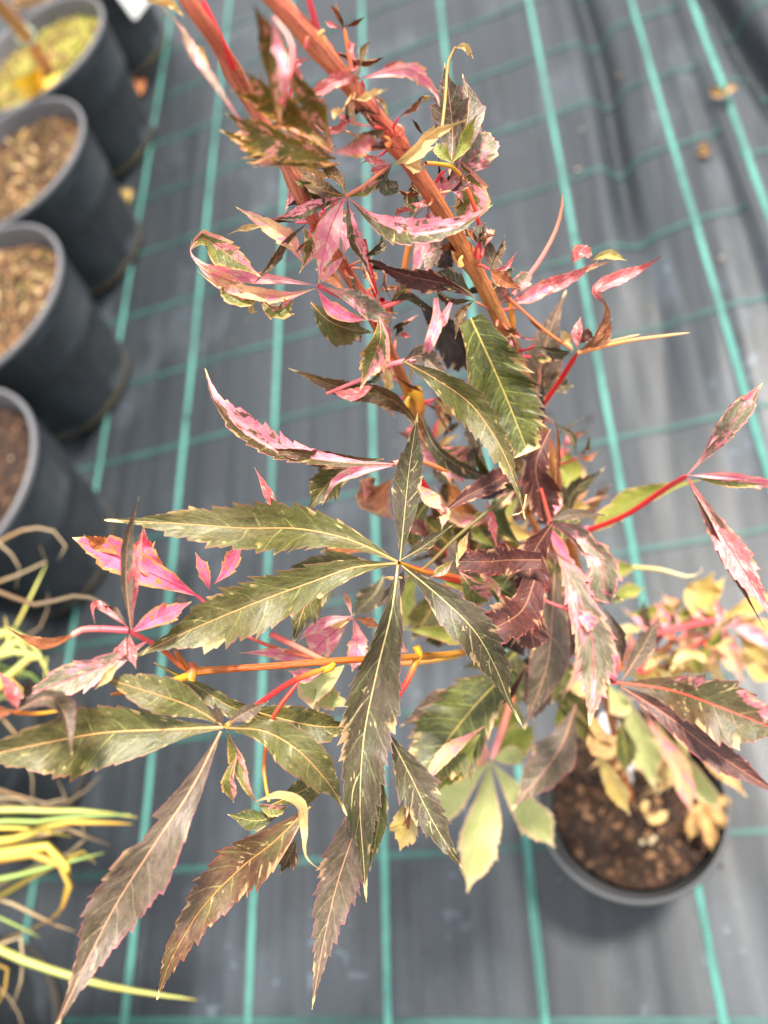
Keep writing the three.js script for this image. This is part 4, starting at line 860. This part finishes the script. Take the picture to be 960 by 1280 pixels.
// ---------------------------------------------------------------- young trees growing in the row, leaning away from the path
function rowTree(label, X, Y, lean, h, tex) {
  const b = V((X - OX) * CELL - 0.02, bigPot.soilY, (Y - OY) * CELL), t = thing('young_tree', label, 'tree', b, 'young trees growing in the row of pots');
  const top = V(-lean, h, rr(-0.05, 0.05)), p = [V(0, -0.01, 0), V(-lean * 0.35, h * 0.4, 0.01), top];
  mesh('trunk', tubeGeometry(p, [0.007, 0.006, 0.003], [lin([190, 140, 104]), lin([190, 130, 100]), lin([180, 110, 84])], { sides: 12, n: 40 }), stemMat, t);
  const list = [];
  for (let i = 0; i < 46; i++) {
    const k = rr(0.4, 1), c = p[0].clone().lerp(top, k).add(V(rr(-0.13, 0.05), rr(-0.03, 0.06), rr(-0.14, 0.14))), a0 = rnd() * 6.28;
    for (let q = 0; q < 4; q++) { const a = a0 + q * 0.7, l = rr(0.05, 0.085), d = V(Math.cos(a) * l, rr(-0.03, 0.01), Math.sin(a) * l), e = c.clone().add(b); list.push(bladeGeometry([e, e.clone().addScaledVector(d, 0.5).add(V(0, 0.006, 0)), e.clone().add(d)], l * 0.17, { n: 5 }).translate(-b.x, -b.y, -b.z)); }
  }
  mesh('crown', mergeGeometries(list), bladeMaterials[tex], t);
}
rowTree('slim young tree with olive leaves rising from the litter covered pot', 1.30, 1.75, 0.16, 0.46, 'olive');
rowTree('slim young tree with mauve leaves rising from the pot of orange chips', 1.36, 3.82, 0.18, 0.44, 'mauveDark');
rowTree('slim young tree with grey green leaves rising from the pot of dark soil', 1.48, 5.92, 0.20, 0.42, 'oliveGrey');

// ---------------------------------------------------------------- sedges in the row
const fibre = dataTex(32, 256, (x, y) => { const st = fbm(x * 7, y * 1.5, 501, 2), bl = smooth(0.5, 0.8, fbm(x * 2, y * 9, 503, 3)), k = 0.72 + 0.5 * st; return [Math.min(255, 255 * k), Math.min(255, 255 * k * (1 - 0.16 * bl)), Math.min(255, 250 * k * (1 - 0.3 * bl))]; });
const sedgeMats = { green: std({ map: fibre, color: new THREE.Color(0.26, 0.36, 0.09), roughness: 0.5 }), yellow: std({ map: fibre, color: new THREE.Color(0.66, 0.5, 0.08), roughness: 0.5 }), lime: std({ map: fibre, color: new THREE.Color(0.46, 0.48, 0.14), roughness: 0.5 }), tan: std({ map: fibre, color: new THREE.Color(0.36, 0.27, 0.16), roughness: 0.6 }), brown: std({ map: fibre, color: new THREE.Color(0.2, 0.14, 0.085), roughness: 0.6 }), amber: std({ map: fibre, color: new THREE.Color(0.5, 0.3, 0.05), roughness: 0.5 }) };
function grassBlade(pts, w, m, parent, o) {
  const curve = new THREE.CatmullRomCurve3(pts, false, 'centripetal'), n = 36, pos = [], uv = [], idx = [];
  let C = null;
  for (let i = 0; i <= n; i++) {
    const t = i / n, p = curve.getPointAt(t), T = curve.getTangentAt(t);
    if (!C) C = V(0, 1, 0.3).cross(T).normalize(); C.addScaledVector(T, -C.dot(T)).normalize();
    const N = V(0, 0, 0).crossVectors(C, T), ww = w * Math.min(1, 0.6 + t * 2) * Math.pow(1 - t, 0.45) + 0.0002;
    for (const [a, b] of [[-1, 0.35], [0, -0.12], [1, 0.35], [0, 0.12]]) { const q = p.clone().addScaledVector(C, a * ww).addScaledVector(N, b * ww).sub(o); pos.push(q.x, q.y, q.z); uv.push(a * 0.5 + 0.5, t * 2 + w * 300); }
  }
  for (let i = 0; i < n; i++) for (let j = 0; j < 4; j++) { const a = i * 4 + j, b = i * 4 + (j + 1) % 4; idx.push(a, b, a + 4, b, b + 4, a + 4); }
  const g = new THREE.BufferGeometry(); g.setAttribute('position', new THREE.Float32BufferAttribute(pos, 3)); g.setAttribute('uv', new THREE.Float32BufferAttribute(uv, 2)); g.setIndex(idx); g.computeVertexNormals();
  mesh('blade', g, sedgeMats[m], parent);
}
function sedge(label, X, Y, blades, extra) {
  const o = V((X - OX) * CELL, bigPot.soilY + 0.004, (Y - OY) * CELL), t = thing('sedge_plant', label, 'grass', o);
  for (const [m, w, ...pts] of blades) { const a = rnd() * 6.28, p0 = o.clone().add(V(Math.cos(a) * 0.02 * rnd(), 0, Math.sin(a) * 0.02 * rnd())), list = pts.map((q) => at(...q)); const lift = p0.clone().lerp(list[0], 0.45); lift.y += 0.05; grassBlade([p0, lift, ...list], w, m, t, o); }
  for (let i = 0; i < extra; i++) { const a = rr(1.2, 5.2), l = rr(0.08, 0.2), p0 = o.clone(), d = V(Math.cos(a), 0, Math.sin(a)), pts = [p0, p0.clone().addScaledVector(d, l * 0.3).add(V(0, l * 0.7, 0)), p0.clone().addScaledVector(d, l * 0.8).add(V(0, l * 0.7, 0)), p0.clone().addScaledVector(d, l * 1.2).add(V(0, l * 0.2, 0))]; grassBlade(pts, 0.0018, ['tan', 'green', 'brown', 'lime'][i % 4], t, o); }
}
sedge('tuft of curly brown and pale green sedge with looping dry tips', 1.79, 8.06, [
  ['tan', 0.0024, [-20, 690, .50], [40, 660, .48], [78, 672, .47], [82, 700, .47], [72, 702, .47]],
  ['tan', 0.0024, [-20, 735, .49], [30, 715, .47], [62, 695, .46], [50, 682, .46]],
  ['tan', 0.0026, [-30, 670, .50], [5, 685, .49], [24, 710, .48], [20, 735, .48]],
  ['brown', 0.0026, [-10, 740, .42], [40, 756, .40], [95, 745, .38], [130, 755, .36], [155, 775, .35]],
  ['lime', 0.0045, [-10, 830, .46], [15, 790, .45], [40, 740, .45], [58, 705, .45]],
  ['lime', 0.0090, [-30, 850, .42], [0, 810, .42], [24, 800, .42], [44, 822, .42]], ['lime', 0.010, [-40, 810, .43], [-5, 790, .43], [30, 795, .43], [58, 830, .43]], ['green', 0.009, [-40, 870, .43], [-5, 842, .43], [30, 838, .43], [60, 862, .44]], ['lime', 0.009, [-30, 880, .43], [5, 868, .43], [40, 866, .43]], ['lime', 0.0080, [-20, 840, .42], [10, 800, .42], [6, 770, .42]], ['lime', 0.0070, [-15, 860, .42], [22, 835, .41], [50, 810, .41], [62, 835, .41], [55, 855, .41]],
  ['lime', 0.0065, [-30, 830, .42], [10, 815, .41], [45, 815, .41], [64, 850, .41]], ['yellow', 0.005, [-20, 870, .42], [20, 850, .41], [36, 870, .41]],
  ['green', 0.0055, [-40, 850, .44], [0, 830, .43], [26, 850, .43]], ['lime', 0.006, [-30, 800, .44], [-5, 790, .44], [20, 812, .43], [30, 850, .43]],
  ['brown', 0.0022, [20, 800, .5], [45, 790, .5], [58, 765, .5], [60, 740, .5]], ['tan', 0.0022, [5, 900, .44], [38, 960, .44], [40, 1010, .46]],
  ['tan', 0.0022, [40, 1000, .46], [75, 1005, .46], [84, 990, .46], [72, 975, .46]], ['brown', 0.0022, [30, 1010, .48], [90, 1000, .48], [125, 970, .48]],
], 14);
sedge('tuft of yellow and green striped sedge with straw coloured old blades', 1.86, 10.14, [
  ['lime', 0.0042, [-30, 1018, .40], [60, 1014, .40], [120, 1014, .40], [172, 1022, .41]], ['green', 0.0036, [-30, 1030, .39], [40, 1028, .39], [100, 1020, .39], [165, 1018, .40]],
  ['yellow', 0.0050, [-40, 1060, .40], [20, 1048, .40], [80, 1028, .40], [165, 1030, .41]], ['yellow', 0.0065, [-40, 1078, .40], [10, 1066, .40], [60, 1058, .40], [84, 1080, .40], [86, 1110, .41], [70, 1150, .42]],
  ['amber', 0.0046, [-30, 1085, .40], [40, 1068, .40], [86, 1090, .40], [80, 1135, .41], [40, 1162, .42], [0, 1175, .42]], ['yellow', 0.0036, [-30, 1040, .41], [30, 1036, .41], [90, 1046, .41]],
  ['tan', 0.0036, [-10, 1060, .42], [55, 1044, .42], [85, 1036, .42], [110, 1046, .42], [138, 1056, .43]], ['tan', 0.0030, [60, 1075, .43], [100, 1060, .43], [108, 1040, .43], [98, 1020, .43]],
  ['green', 0.0040, [-30, 1108, .40], [30, 1092, .40], [80, 1078, .40], [130, 1066, .41]], ['tan', 0.0034, [-30, 1120, .42], [20, 1132, .42], [60, 1152, .42], [95, 1165, .43]],
  ['green', 0.0030, [-30, 1140, .43], [10, 1152, .43], [50, 1172, .43]], ['lime', 0.0046, [-40, 1178, .40], [40, 1206, .40], [130, 1232, .40], [246, 1250, .41]],
  ['tan', 0.0026, [0, 1180, .44], [25, 1170, .44], [28, 1220, .44], [14, 1262, .45]], ['amber', 0.0026, [-20, 1200, .44], [12, 1215, .44], [-5, 1260, .44]],
  ['tan', 0.0026, [-20, 1000, .44], [30, 1000, .44], [50, 1012, .44]], ['yellow', 0.0034, [90, 1070, .43], [115, 1062, .43], [120, 1080, .43]], ['brown', 0.0024, [-10, 1230, .46], [20, 1260, .46], [30, 1290, .46]],
], 12);

console.log('leaves', leafCount);
renderer.render(scene, camera);
